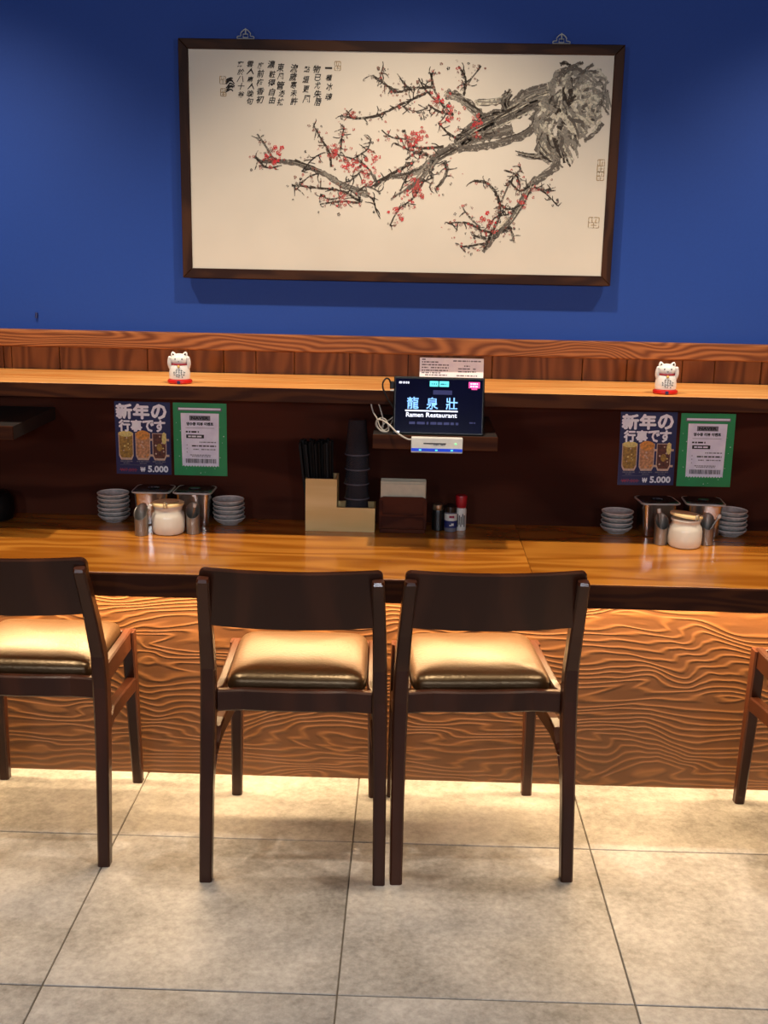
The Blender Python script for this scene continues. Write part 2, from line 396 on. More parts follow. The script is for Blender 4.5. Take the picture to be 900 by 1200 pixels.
# counter
ct = empty('counter', (0, 2.8, .711)); tag(ct, 'long glossy orange-brown wooden counter with a dark front edge', 'counter')
def board(name, x0, x1, m):
    o = boxo(name, m, ct, x0, x1, -.260, .300, -.056, 0, bev=.0008, seg=1)
    boxo('front_edge', 'edge', o, x0, x1, -.269, -.260, -.057, -.0006, bev=.002)
    return o
board('worktop_board', -2.6, .3045, 'counter'); board('worktop_board', .3055, 2.6, 'counter')
boxo('light_strip', 'white', ct, -2.1, 2.3, .074, .098, -.064, -.056); boxo('light_shield', 'edge', ct, -2.6, 2.6, .056, .062, -.079, -.0562)  # light_shield: unseen lip added to keep direct strip light off the seats
# shelf
sh = empty('wall_shelf', (0, 2.95, 1.1045))
boxo('board', 'shelf', sh, XL, XR, -.146, .15, -.0175, .0175, bev=.0006, seg=1); boxo('front_edge', 'edge', sh, XL, XR, -.15, -.146, -.0180, .0172, bev=.001)
tag(sh, 'long wooden shelf running along the wall above the counter', 'shelf')
# small ledges under the shelf
def ledge(x0, x1, label):
    t = empty('tablet_ledge', ((x0+x1)/2, 2.755, .983)); tag(t, label, 'ledge', )
    h = (x1-x0)/2
    boxo('ledge_board', 'ledge_shade', t, -h, h, .006, .344, 0, .034, bev=.0005, seg=1); boxo('front_edge', 'edge', t, -h-.0004, h+.0004, 0, .006, -.0004, .0344, bev=.001)
    return t
ledge(-.09, .2185, 'small dark-edged wooden ledge under the shelf carrying the tablet')
ledge(-1.32, -.988, 'small dark-edged wooden ledge under the shelf at far left edge')

# ------------------------------------------------------------------ chairs
def make_chair():
    t = empty('dining_chair')
    X = Vector((1, 0, 0)); 
    for s in (-1, 1):
        bm = bmesh.new()   # rear leg and back post in one bent piece
        path = [(.205, -.232, 0), (.2035, -.205, .2), (.201, -.182, .36), (.1995, -.176, .44), (.1985, -.182, .52), (.196, -.218, .62), (.1925, -.262, .72), (.191, -.281, .757), (.1905, -.283, .763)]
        wd = [.0145, .0155, .017, .0175, .0165, .0155, .0145, .014, .012]
        dp = [.0155, .0175, .020, .021, .0185, .016, .014, .012, .008]
        secs = [((s*p[0], p[1], p[2]), (wd[i], 0, 0), (0, dp[i], dp[i]*(.28 if p[2] > .55 else 0))) for i, p in enumerate(path)]
        sweep(bm, secs); obj('leg', bm, 'chair', t)
        bm = bmesh.new()
        sweep(bm, [((s*.187, .2, 0), (.0135, 0, 0), (0, .0135, 0)), ((s*.183, .186, .25), (.0155, 0, 0), (0, .0165, 0)), ((s*.180, .178, .452), (.0165, 0, 0), (0, .019, 0))])
        obj('leg', bm, 'chair', t)
        bm = bmesh.new()   # side rail, bent outwards into the rear leg
        sweep(bm, [((s*.179, .178, .431), (.011, 0, 0), (0, 0, .0275)), ((s*.178, 0, .43), (.011, 0, 0), (0, 0, .0275)), ((s*.178, -.10, .43), (.011, 0, 0), (0, 0, .0275)),
                   ((s*.181, -.135, .428), (.0105, .004, 0), (0, 0, .0265)), ((s*.189, -.158, .424), (.009, .007, 0), (0, 0, .030)), ((s*.197, -.172, .418), (.007, .008, 0), (0, 0, .036))])
        obj('side_rail', bm, 'chair', t)
        bm = bmesh.new()   # bent side stretcher
        sweep(bm, [((s*.184, .183, .300), (.013, 0, 0), (0, .003, .0205)), ((s*.187, .06, .316), (.013, 0, 0), (0, .003, .0205)), ((s*.190, -.08, .329), (.013, 0, 0), (0, .0, .0205)),
                   ((s*.193, -.122, .322), (.013, 0, 0), (0, .007, .019)), ((s*.196, -.152, .300), (.013, 0, 0), (0, .013, .012)), ((s*.199, -.172, .262), (.0125, 0, 0), (0, .013, .004)), ((s*.201, -.184, .215), (.012, 0, 0), (0, .006, .001))])
        obj('side_stretcher', bm, 'chair', t)
    bm = bmesh.new()
    sweep(bm, [((x, -.158-.012*(1-(x/.175)**2)+.012, .428), (.0, .0105, 0), (0, 0, .0265)) if abs(x) < .176 else ((x, -.160, .428), (0, .0105, 0), (0, 0, .0265)) for x in (-.18, -.12, -.06, 0, .06, .12, .18)])
    obj('seat_rail', bm, 'chair', t)
    bm = bmesh.new(); box(bm, -.168, .168, .165, .187, .407, .455, bev=.003); obj('seat_rail', bm, 'chair', t)
    # curved back slat with rounded corners
    bm = bmesh.new(); N = 28; A = []
    hw = .2015; rc = .014
    for i in range(N+1):
        u = math.sin(math.pi/2*(-1+2*i/N)); x = hw*u
        yb = -.247-.030*(1-u*u)           # bowed towards the rear
        e = max(0, abs(x)-(hw-rc)); cut_ = rc-math.sqrt(max(0, rc*rc-e*e))
        z0, z1 = .641+cut_*.6, .783-cut_
        def P(z, o): return bm.verts.new((x, yb+o-(z-.71)*.26, z))
        A.append([P(z0, -.009), P(z1-.004, -.009), P(z1, -.005), P(z1, .005), P(z1-.004, .009), P(z0, .009)])
    for a, b in zip(A, A[1:]):
        for k in range(6): bm.faces.new((a[k], a[(k+1) % 6], b[(k+1) % 6], b[k]))
    bm.faces.new(A[0][::-1]); bm.faces.new(A[-1]); obj('backrest', bm, 'chair', t)
    # padded seat: superellipse outline, rounded edge, soft dome
    bm = bmesh.new(); n = 64; rings = []
    cx, cy, ax, ay = 0, .020, .167, .163
    def ring(sc, z):
        out = []
        for i in range(n):
            a = 2*math.pi*i/n; ca, sa = math.cos(a), math.sin(a)
            ex = .16
            px = math.copysign(abs(ca)**ex if abs(ca) > 1e-6 else 0, ca); py = math.copysign(abs(sa)**ex if abs(sa) > 1e-6 else 0, sa)
            mx = max(abs(px), abs(py)); d = (abs(px)**10+abs(py)**10)**.1
            out.append(bm.verts.new((cx+ax*sc[0]*px/d*1.0, cy+ay*sc[1]*py/d, z)))
        return out
    def sc(inset): return ((ax-inset)/ax, (ay-inset)/ay)
    for ins, z in ((.004, .440), (0, .446), (0, .462), (.002, .470), (.007, .477), (.016, .483), (.035, .488), (.07, .492), (.11, .494), (.145, .495)):
        rings.append(ring(sc(ins), z))
    for a, b in zip(rings, rings[1:]):
        for i in range(n): bm.faces.new((a[i], a[(i+1) % n], b[(i+1) % n], b[i]))
    bm.faces.new(rings[0][::-1]); bm.faces.new(rings[-1]); obj('seat_cushion', bm, 'leather', t, smooth=True)
    return t
ch = make_chair()
spots_ = [(-.257, 2.630, 1.25, 'dark wooden dining chair left of the middle pair, black seat under the counter'),
          (.178, 2.657, 4.8, 'dark wooden dining chair right of the middle pair, turned slightly left'),
          (-.92, 2.677, .5, 'dark wooden dining chair at left, cut by the picture edge'),
          (1.128, 2.671, 3.0, 'dark wooden dining chair at far right, mostly outside the frame')]
for i, (x, y, a, lb) in enumerate(spots_):
    o = ch if i == 0 else copy_tree(ch)
    o.location = (x, y, 0); o.rotation_euler = (0, 0, R(a)); tag(o, lb, 'chair', 'dark dining chairs along the counter')

# ------------------------------------------------------------------ framed ink painting
PX, PZ = -.0455, 1.6765
pic = empty('framed_painting', (PX, 3.072, PZ)); tag(pic, 'wide dark wood framed ink painting of a red plum branch on the blue wall', 'painting')
hw, hh, fw = .565, .2975, .0255
def mitre(name, pts, m):      # frame side as a mitred prism
    bm = bmesh.new(); v0 = [bm.verts.new((p[0], -.030, p[1])) for p in pts]; v1 = [bm.verts.new((p[0], 0, p[1])) for p in pts]
    bm.faces.new(v0); bm.faces.new(v1[::-1])
    for i in range(4): bm.faces.new((v0[i], v1[i], v1[(i+1) % 4], v0[(i+1) % 4]))
    bmesh.ops.bevel(bm, geom=list(bm.edges), offset=.0015, segments=1, affect='EDGES'); obj(name, bm, m, pic)
iw, ih = hw-fw, hh-fw
mitre('frame_side', [(-hw, hh), (hw, hh), (iw, ih), (-iw, ih)], 'frame'); mitre('frame_side', [(-hw, -hh), (hw, -hh), (iw, -ih), (-iw, -ih)], 'frame')
mitre('frame_side', [(-hw, -hh), (-hw, hh), (-iw, ih), (-iw, -ih)], 'frame_v'); mitre('frame_side', [(hw, -hh), (hw, hh), (iw, ih), (iw, -ih)], 'frame_v')
boxo('paper', 'paper', pic, -iw-.003, iw+.003, -.026, -.020, -ih-.003, ih+.003)
# map from sketch units (0..1000 across, 0..520 down) to the sheet
def S(p): return (-iw+(p[0]-219)/(714-219)*2*iw, ih-(p[1]-61.5)/(318-61.5)*2*ih)
layer = [-.0263]
def ribbon(bm, pts, w0, w1=None, jit=.25, mi=0, seed=0, n=7):
    rr = random.Random(seed); w1 = w0 if w1 is None else w1
    P = catmull([Vector((*S(p), 0)) for p in pts], n); k = 2*iw/495
    L_ = []
    for i, p in enumerate(P):
        d = (P[min(i+1, len(P)-1)]-P[max(i-1, 0)])
        if d.length < 1e-9: d = Vector((1, 0, 0))
        d.normalize(); nn = Vector((-d.y, d.x, 0)); t = i/(len(P)-1)
        wd = (w0+(w1-w0)*t)*k*.5
        a = p+nn*wd*(1+rr.uniform(-jit, jit)); b = p-nn*wd*(1+rr.uniform(-jit, jit))
        L_.append((bm.verts.new((a.x, layer[0], a.y)), bm.verts.new((b.x, layer[0], b.y))))
    for q, r_ in zip(L_, L_[1:]): bm.faces.new((q[0], q[1], r_[1], r_[0])).material_index = mi
    return P
branches = []     # (points, w0, w1, tone)  tone 0 dark 1 mid 2 pale
thick = [
 ([(640, 104), (618, 110), (598, 124), (574, 136), (556, 146), (540, 160)], 17, 13), ([(600, 146), (578, 152), (556, 158), (540, 164)], 10, 12), ([(640, 150), (634, 168), (648, 182)], 12, 9),
 ([(508, 181), (490, 196), (470, 203), (452, 206), (438, 216)], 5, 4),
 ([(636, 112), (615, 120), (599, 128), (573, 139), (553, 149), (535, 166)], 15, 11), ([(521, 107), (537, 112), (557, 126), (568, 138)], 9, 7),
 ([(594, 105), (590, 118), (599, 131)], 8, 6), ([(557, 117), (582, 115), (595, 105)], 7, 6), ([(537, 171), (563, 168), (589, 162), (615, 152), (626, 139), (621, 131)], 6, 8),
 ([(430, 226), (399, 214), (374, 200), (340, 190), (306, 189), (295, 183)], 7, 2.5), ([(535, 166), (508, 181), (495, 204), (476, 220)], 8, 4),
 ([(651, 165), (653, 187), (640, 200), (624, 210), (615, 229), (602, 252), (589, 268), (571, 292)], 9, 4), ([(644, 176), (628, 178), (608, 174)], 7, 4)]
thin = [
 ([(398, 214), (412, 208), (424, 196)], 2.5, 2), ([(374, 226), (386, 232), (402, 228)], 2, 2), ([(352, 200), (364, 186), (372, 180)], 2, 1.5), ([(418, 222), (430, 216), (444, 222)], 3, 2), ([(446, 150), (458, 158), (476, 160)], 1.5, 2.5), ([(484, 196), (476, 206), (470, 220)], 2.5, 2), ([(500, 190), (508, 204), (504, 216)], 3, 2), ([(586, 232), (598, 240), (612, 236)], 2.5, 2), ([(576, 262), (584, 250), (600, 246)], 2.5, 2), ([(560, 272), (574, 276), (588, 270)], 2.5, 2), ([(600, 208), (612, 218), (624, 212)], 2.5, 2), ([(500, 120), (514, 128), (530, 130)], 2.5, 3), ([(470, 122), (484, 128), (500, 124)], 2, 2),
 ([(340, 216), (374, 219), (399, 222), (424, 235)], 3, 3), ([(366, 146), (374, 160), (384, 176), (387, 194)], 2, 3.5), ([(388, 177), (415, 185), (430, 194), (440, 209)], 2, 3.5),
 ([(402, 148), (399, 160), (398, 178)], 1.5, 2.5), ([(374, 238), (402, 234), (421, 236)], 2, 2.5), ([(434, 160), (430, 172), (418, 181)], 1.5, 2.5), ([(430, 226), (438, 233), (441, 244)], 2.5, 1.5),
 ([(440, 211), (455, 203), (471, 194), (486, 186)], 3, 4), ([(461, 228), (478, 218), (490, 208)], 2, 3.5), ([(398, 134), (418, 137), (443, 133), (461, 124), (480, 115), (497, 107)], 2.5, 3.5),
 ([(435, 88), (449, 98), (464, 106), (482, 102), (505, 100)], 2.5, 3.5), ([(446, 80), (444, 90), (452, 100)], 1.5, 2.5), ([(502, 84), (508, 105), (520, 124)], 2, 4), ([(534, 76), (543, 91), (541, 110)], 2.5, 3.5),
 ([(560, 76), (551, 88), (543, 98)], 2, 3), ([(473, 149), (479, 165), (495, 170), (520, 168)], 2, 4), ([(458, 262), (468, 243), (486, 228), (498, 206)], 1.5, 3), ([(511, 218), (524, 200), (521, 184)], 4, 5),
 ([(557, 207), (573, 210), (586, 226), (589, 245), (582, 265), (572, 288)], 3, 4), ([(527, 258), (550, 257), (566, 265), (580, 268)], 2, 3), ([(544, 238), (552, 249), (566, 262)], 1.5, 3),
 ([(544, 286), (557, 284), (572, 281)], 2, 2.5), ([(628, 213), (642, 220), (658, 235)], 2.5, 1.5), ([(634, 216), (654, 217)], 2, 1.5), ([(608, 280), (602, 262), (594, 266)], 3.5, 2.5), ([(592, 194), (606, 199), (612, 212)], 2, 2.5),
 ([(299, 157), (309, 171), (318, 187)], 2, 3), ([(297, 184), (310, 196), (328, 193)], 3, 2), ([(475, 184), (488, 176), (505, 180)], 2, 3), ([(545, 150), (560, 158), (585, 150)], 2, 3), ([(512, 140), (524, 152), (537, 160)], 2, 4),
 ([(462, 165), (478, 172), (500, 176)], 2, 3), ([(612, 192), (600, 208), (590, 232)], 2.5, 2), ([(345, 222), (360, 206), (372, 202)], 1.5, 2), ([(404, 128), (412, 136)], 1.5, 2), ([(470, 96), (480, 103)], 1.5, 2.5), ([(488, 90), (494, 100), (505, 112)], 1.5, 2.5)]
bm = bmesh.new(); bm2 = bmesh.new(); nodes_ = []
rr = random.Random(11)
for i, (p, a, b) in enumerate(thick):
    layer[0] = -.0264
    ribbon(bm, p, a*1.15, b*1.15, .35, 1, i)
    for k in range(int(a*1.2)):       # dry strokes following the limb
        o = rr.uniform(-.5, .5); o2 = rr.uniform(-.5, .5)
        q = [(x+o*a+rr.uniform(-1.5, 1.5), y+o2*a+rr.uniform(-1.5, 1.5)) for x, y in p]
        s0 = rr.randrange(0, max(1, len(q)-2)); e0 = min(len(q), s0+rr.choice((2, 3, 4)))
        layer[0] = -.0265-.00001*k
        ribbon(bm, q[s0:e0], rr.uniform(1, 3.5), rr.uniform(.5, 2), .4, rr.choice((0, 1, 1, 2, 2, 3)), i*50+k)
    for t in p: nodes_.append((t, .5))
for i, (p, a, b) in enumerate(thin):
    layer[0] = -.0267
    P = ribbon(bm, p, a*.9, b*.9, .35, 0 if i % 3 else 1, 300+i)
    pts = [(219+(v.x+iw)/(2*iw)*495, 61.5+(ih-v.y)/(2*ih)*256.5) for v in P]
    for k, q in enumerate(pts):
        nodes_.append((q, 1))
        if rr.random() < .45:        # short side twigs
            an = rr.uniform(0, 6.28); l = rr.uniform(5, 13)
            e = (q[0]+math.cos(an)*l, q[1]+math.sin(an)*l); mid = ((q[0]+e[0])/2+rr.uniform(-2, 2), (q[1]+e[1])/2+rr.uniform(-2, 2))
            layer[0] = -.02675; ribbon(bm, [q, mid, e], 1.5, .8, .3, 0, 900+i*40+k, 3); nodes_.append((e, 1.5)); nodes_.append((mid, 1))
flat_obj('painted_branches', bm, ['ink_dark', 'ink_mid', 'ink_pale', 'ink_dry'], pic)
# the gnarled old trunk at the right: washes and arcs
bm = bmesh.new(); rr = random.Random(5)
outline = [(652, 70), (672, 68), (694, 70), (708, 84), (715, 104), (713, 134), (706, 152), (690, 156), (680, 172), (676, 190), (664, 194), (650, 186), (640, 178), (634, 160), (618, 140), (622, 118), (632, 104), (640, 92)]
def inside(p):
    c = False
    for (x0, y0), (x1, y1) in zip(outline, outline[1:]+outline[:1]):
        if (y0 > p[1]) != (y1 > p[1]) and p[0] < (x1-x0)*(p[1]-y0)/(y1-y0)+x0: c = not c
    return c
cnt = 0
while cnt < 250:
    p = (rr.uniform(616, 716), rr.uniform(66, 196))
    if not inside(p): continue
    dx, dy = p[0]-690, p[1]-120; an = math.atan2(dy*.7, dx)+math.pi/2+rr.uniform(-.9, .9)
    if p[1] > 150: an = math.radians(rr.uniform(45, 80))
    l = rr.uniform(6, 15); cu = rr.uniform(-3, 3)
    q = [(p[0]-math.cos(an)*l, p[1]-math.sin(an)*l), (p[0]+math.sin(an)*cu+.3*dx/8, p[1]-math.cos(an)*cu+.3*dy/8), (p[0]+math.cos(an)*l, p[1]+math.sin(an)*l)]
    if not all(inside(t) for t in q): continue
    layer[0] = -.0263-.000002*cnt
    ribbon(bm, q, rr.uniform(1.5, 7.5), rr.uniform(1, 4), .4, rr.choice((1, 1, 2, 2, 2, 2, 0, 3, 3)), cnt, 5); cnt += 1
flat_obj('painted_trunk', bm, ['ink_dark', 'ink_mid', 'ink_pale', 'ink_dry'], pic)
# blossoms: small five-petalled dabs
bm = bmesh.new(); rr = random.Random(21)
hot = [(387, 175), (320, 175), (316, 190), (430, 206), (398, 232), (405, 190), (492, 214), (488, 222), (512, 112), (418, 196), (436, 186), (530, 128), (556, 142), (620, 226), (575, 256), (470, 246), (490, 158), (480, 160)]
def dab(c, r, mi, k):
    for j in range(5):
        a = 2*math.pi*j/5+k; x, y = c[0]+math.cos(a)*r*.62, c[1]+math.sin(a)*r*.62; q = r*rr.uniform(.26, .5); x += rr.uniform(-.4, .4); y += rr.uniform(-.4, .4)
        z = layer[0]-.000003*j
        f = [S((x+math.cos(t)*q, y+math.sin(t)*q)) for t in (0, 1.05, 2.1, 3.14, 4.2, 5.25)]
        poly(bm, f, z, mi)
for k in range(1150):
    if k < 260:
        h = rr.choice(hot); c = (h[0]+rr.gauss(0, 5.5), h[1]+rr.gauss(0, 5.5)); mi = rr.choice((0, 1, 0)); r = rr.uniform(1.3, 2.9)
    else:
        q, wt = rr.choice(nodes_)
        if wt < 1: continue
        c = (q[0]+rr.gauss(0, 4.2), q[1]+rr.gauss(0, 4.2)); mi = rr.choice((0, 0, 2, 2, 2, 3, 4, 4)); r = rr.uniform(.7, 2.1)
    layer[0] = -.0272-.00000004*k
    dab(c, r, mi, rr.uniform(0, 6.28))
flat_obj('painted_blossoms', bm, ['petal', 'petal_deep', 'petal_pale', 'ink_text', 'ink_mid'], pic)
# brush inscription in columns, right to left
cols_ = [(383.5, 75, 118, '一種冰魂'), (370, 77, 124, '物已尤朱唇'), (357, 76, 122, '點綴更風'), (342, 76, 124, '流歲寒未許'), (327.5, 76, 125, '東風管淡抹'), (316.5, 73, 123, '濃粧得自由'), (303.5, 74, 122, '庭前梅香初'), (291.5, 73, 124, '雲人麻人晚句'), (280, 73, 116, '寫於八十翁')]
bm = bmesh.new(); rr = random.Random(3)
for x, y0, y1, s in cols_:
    st = (y1-y0)/len(s)
    for k, chh in enumerate(s):
        cx, cz = S((x+rr.uniform(-.8, .8), y0+st*(k+.5)+rr.uniform(-.6, .6)))
        u = 2*iw/495*rr.uniform(7.6, 9.6)
        if chh == '一': text_mesh(chh, cx, cz, u, u*.25, -.0268, .02, 0, bm, 0)
        else: text_mesh(chh, cx, cz, u, u*rr.uniform(.85, 1.05)*min(1, st/9.5), -.0268, .016, .25, bm, 0, 1)
u = 2*iw/495
for k in range(7):       # loose brush flourish of the signature
    layer[0] = -.0268; y = 94+k*2.2
    ribbon(bm, [(263+rr.uniform(-1, 2), y+2), (268, y-1+rr.uniform(-1, 1)), (272+rr.uniform(-2, 1), y+rr.uniform(-1, 2))], 2, 1.2, .4, 0, k)
flat_obj('inscription', bm, 'ink_text', pic)
for (x, y, a, b) in ((259, 96, 3.4, 4.2), (259.5, 110, 3.2, 4.2), (393.5, 78, 3.4, 5), (706, 187, 4, 7), (706, 199, 4, 5), (701.5, 254, 6.2, 6.2)):
    bm = bmesh.new()
    for (p, q) in (((-a, -b), (a, -b)), ((a, -b), (a, b)), ((a, b), (-a, b)), ((-a, b), (-a, -b)), ((-a, 0), (a, 0)), ((-a*.4, -b), (-a*.3, 0)), ((a*.4, -b*.7), (a*.3, -b*.1)), ((-a*.5, b*.5), (a*.6, b*.5)), ((0, 0), (0, b))):
        layer[0] = -.0268; ribbon(bm, [(x+p[0], y+p[1]), (x+(p[0]+q[0])/2, y+(p[1]+q[1])/2), (x+q[0], y+q[1])], 1, 1, .3, 0, 1, 2)
    flat_obj('seal_stamp', bm, 'seal', pic)
for hx in (-.395, .406):      # ornamental wire hangers behind the frame top
    bm = bmesh.new(); r = .0014; yy = -.012
    tube(bm, [(hx-.021, yy, hh), (hx-.021, yy, hh+.008), (hx-.012, yy, hh+.010), (hx-.012, yy, hh+.017), (hx, yy, hh+.026), (hx+.012, yy, hh+.017), (hx+.012, yy, hh+.010), (hx+.021, yy, hh+.008), (hx+.021, yy, hh)], r, 6, 3)
    tube(bm, [(hx-.006, yy, hh+.006), (hx-.006, yy, hh+.014), (hx+.006, yy, hh+.014), (hx+.006, yy, hh+.006), (hx-.006, yy, hh+.006)], r, 6, 0)
    tube(bm, [(hx-.021, yy, hh+.003), (hx+.021, yy, hh+.003)], r, 6, 0); tube(bm, [(hx, yy, hh+.014), (hx, yy, hh+.028)], r*1.3, 6, 0)
    obj('hanger_bracket', bm, 'rim_steel', pic)

# ------------------------------------------------------------------ posters
PW, PH = .155, .205
def poster_base(name, m, x, z, wd, label, group):
    t = empty(name, (x, 3.0995, z)); tag(t, label, 'poster', group)
    boxo('sheet', m, t, -wd/2, wd/2, -.0012, .0004, -PH/2, PH/2); return t
def glass_print(cx, cz, wd, ht, liquid, extra, parent):
    bm = bmesh.new(); y = -.0016
    def rrect(hw_, hh_, dz, y_, mi, top=1.0):
        pts = [(cx-hw_*top, cz+hh_+dz), (cx-hw_*.98, cz-hh_*.7+dz), (cx-hw_*.72, cz-hh_+dz), (cx+hw_*.72, cz-hh_+dz), (cx+hw_*.98, cz-hh_*.7+dz), (cx+hw_*top, cz+hh_+dz)]
        poly(bm, pts, y_, mi)
    rrect(wd/2, ht/2, 0, y, 0); rrect(wd/2-.0022, ht/2-.004, .002, y-.0001, 1)
    rr = random.Random(int(cx*1e4))
    for k in range(10):
        x, z = cx+rr.uniform(-.3, .3)*wd, cz+rr.uniform(-.35, .4)*ht; s = rr.uniform(.002, .004)
        poly(bm, [(x-s, z), (x, z-s*.8), (x+s*.9, z), (x, z+s)], y-.00015-.00001*k, rr.choice((0, 1, 2)))
    if extra == 'orange': poly(bm, [(cx+math.cos(a)*wd*.48, cz+ht*.42+math.sin(a)*wd*.32) for a in [k*.4 for k in range(16)]], y-.0003, 2)
    if extra == 'ice': poly(bm, [(cx+math.cos(a)*wd*.5, cz+ht*.46+math.sin(a)*wd*.2) for a in [k*.4 for k in range(16)]], y-.0003, 2)
    if extra == 'lemon':
        poly(bm, [(cx+wd*.34+math.cos(a)*wd*.16, cz+ht*.32+math.sin(a)*ht*.22) for a in [k*.4 for k in range(16)]], y-.0003, 2)
        poly(bm, [(cx+math.cos(a)*wd*.2, cz-ht*.02+math.sin(a)*ht*.14) for a in [k*.4 for k in range(16)]], y-.0003, 3)
    # mug handle
    if extra != 'ice':
        for (za, zb) in ((.22, .30), (-.36, -.28)): quad(bm, cx+wd*.48, cx+wd*.68, cz+za*ht, cz+zb*ht, y, 0)
    flat_obj('drink_print', bm, ['glassprint', liquid, 'orange' if extra == 'orange' else 'lemon', 'beer'], parent)
def make_drink_poster(x, z, label):
    t = poster_base('drinks_poster', 'navy', x, z, PW, label, 'new year drinks posters under the shelf')
    bm = bmesh.new()
    for s, cx in (('新', -.051), ('年', -.003), ('の', .046)): text_mesh(s, cx, .0755, .047 if s != 'の' else .044, .044, -.0022, 0, 0, bm, 0, 2, .0022)
    for s, cx in (('行', -.051), ('事', -.0175), ('で', .0155), ('す', .0475)): text_mesh(s, cx, .0352, .033, .034, -.0022, 0, 0, bm, 0, 2, .0015)
    flat_obj('title_lettering', bm, 'wprint', t)
    glass_print(-.0485, -.0235, .042, .077, 'beer', 'ice', t); glass_print(-.001, -.0235, .042, .077, 'peach', 'orange', t); glass_print(.0455, -.0235, .040, .077, 'cola', 'lemon', t)
    bm = bmesh.new(); text_mesh('₩', -.003, -.0885, .014, .014, -.0016, 0, 0, bm, 0, 2, .0006); text_mesh('5.000', .040, -.0868, .058, .019, -.0016, 0, 0, bm, 0, 2, .0011)
    flat_obj('price_lettering', bm, 'wprint', t)
    bm = bmesh.new(); text_mesh('₩7.000', -.044, -.0905, .046, .010, -.0016, 0, 0, bm); quad(bm, -.07, -.018, -.091, -.0897, -.0017); flat_obj('old_price_lettering', bm, 'redprint', t)
    bm = bmesh.new()
    for k, cx in enumerate((-.0475, -.0015, .043)):
        scribble(bm, cx-.018, cx+.018, -.066, .004, -.0016, 0, k); scribble(bm, cx-.01, cx+.01, -.0715, .003, -.0016, 0, k+5)
    quad(bm, -.066, .066, -.0768, -.0762, -.0016); flat_obj('caption_lettering', bm, 'greyprint', t)
    return t
def make_receipt_poster(x, z, label):
    t = poster_base('receipt_poster', 'green', x, z, .149, label, 'green receipt review posters under the shelf')
    bm = bmesh.new(); y = -.0018
    pts = [(-.0495, .072), (-.0475, -.0745)]
    n = 13
    for k in range(n): pts += [(-.0475+.095*(k+.5)/n, -.0715), (-.0475+.095*(k+1)/n, -.0755 if k < n-1 else -.0745)]
    pts += [(.0495, .072)]
    poly(bm, pts, y); flat_obj('receipt_sheet', bm, 'receipt', t)
    bm = bmesh.new(); box(bm, -.057, .057, -.0035, -.0012, .078, .087, bev=.001); obj('receipt_bar', bm, 'greyprint', t)
    bm = bmesh.new(); quad(bm, -.0545, .0545, .081, .0865, -.0037); flat_obj('bar_highlight', bm, 'receipt', t)
    y = -.0021
    bm = bmesh.new()
    quad(bm, -.027, .027, .052, .0655, y, 1); text_mesh('NAVER', 0, .0588, .045, .0085, y-.0003, 0, 0, bm, 0, 2, .0006)
    text_mesh('영수증 리뷰 이벤트', 0, .043, .070, .0095, y-.0003, 0, 0, bm, 0, 2, .0005)
    quad(bm, -.037, .037, .0313, .0323, y, 1)
    scribble(bm, -.037, -.003, .021, .0055, y, 0, 4); quad(bm, -.036, .010, .0035, .0135, y, 0)
    scribble(bm, -.031, .004, .0085, .005, y-.0003, 2, 9, 1)
    scribble(bm, -.002, .041, -.007, .0035, y, 1, 1); scribble(bm, -.022, .041, -.0175, .0045, y, 0, 2); scribble(bm, -.018, .041, -.027, .0035, y, 1, 3)
    for zz in (-.0165, -.026, -.036): quad(bm, -.0355, -.0335, zz, zz+.0025, y, 1)
    scribble(bm, -.027, .029, -.0425, .0028, y, 1, 6); scribble(bm, -.022, .026, -.0465, .0028, y, 1, 7)
    rr = random.Random(2); x_ = -.0385
    while x_ < .040:
        wv = rr.uniform(.0006, .0024); quad(bm, x_, x_+wv, -.065, -.053, y, 0 if rr.random() < .7 else 1); x_ += wv+rr.uniform(.0005, .0014)
    flat_obj('receipt_lettering', bm, ['blk', 'greyprint', 'wprint'], t)
    bm = bmesh.new()
    for (px, pz) in ((-.066, .046), (-.055, .024), (-.064, -.002), (-.059, -.048), (-.04, -.083), (.04, -.082), (.062, -.008), (.055, -.05), (.055, .036), (.066, .01), (-.05, .062), (0, -.095), (.012, -.093)):
        s = rr.uniform(.0011, .0022); poly(bm, [(px-s, pz), (px-s*.25, pz-s*.25), (px, pz-s), (px+s*.25, pz-s*.25), (px+s, pz), (px+s*.25, pz+s*.25), (px, pz+s), (px-s*.25, pz+s*.25)], -.0016)
    tag(flat_obj('sparkle_print', bm, 'wprint', t), kind='stuff')
    for c in kids(t):
        if c.name.startswith(('receipt', 'bar_')): c.scale = (1.08, 1, 1.03)
    return t
zc = .9345
d1 = make_drink_poster(-.744, zc, 'navy drinks poster with white Japanese title at left, under the left cat')
r1 = make_receipt_poster(-.5835, zc, 'green poster with white receipt at left, beside the navy drinks poster')
d2 = copy_tree(d1); d2.location = (.6605, 3.0995, .9375); d2.rotation_euler = (0, R(-.9), 0); d2['label'] = 'navy drinks poster with white Japanese title at right, under the right cat'
r2 = copy_tree(r1); r2.location = (.822, 3.0995, .937); r2.rotation_euler = (0, R(-.3), 0); r2['label'] = 'green poster with white receipt at far right of the back board'

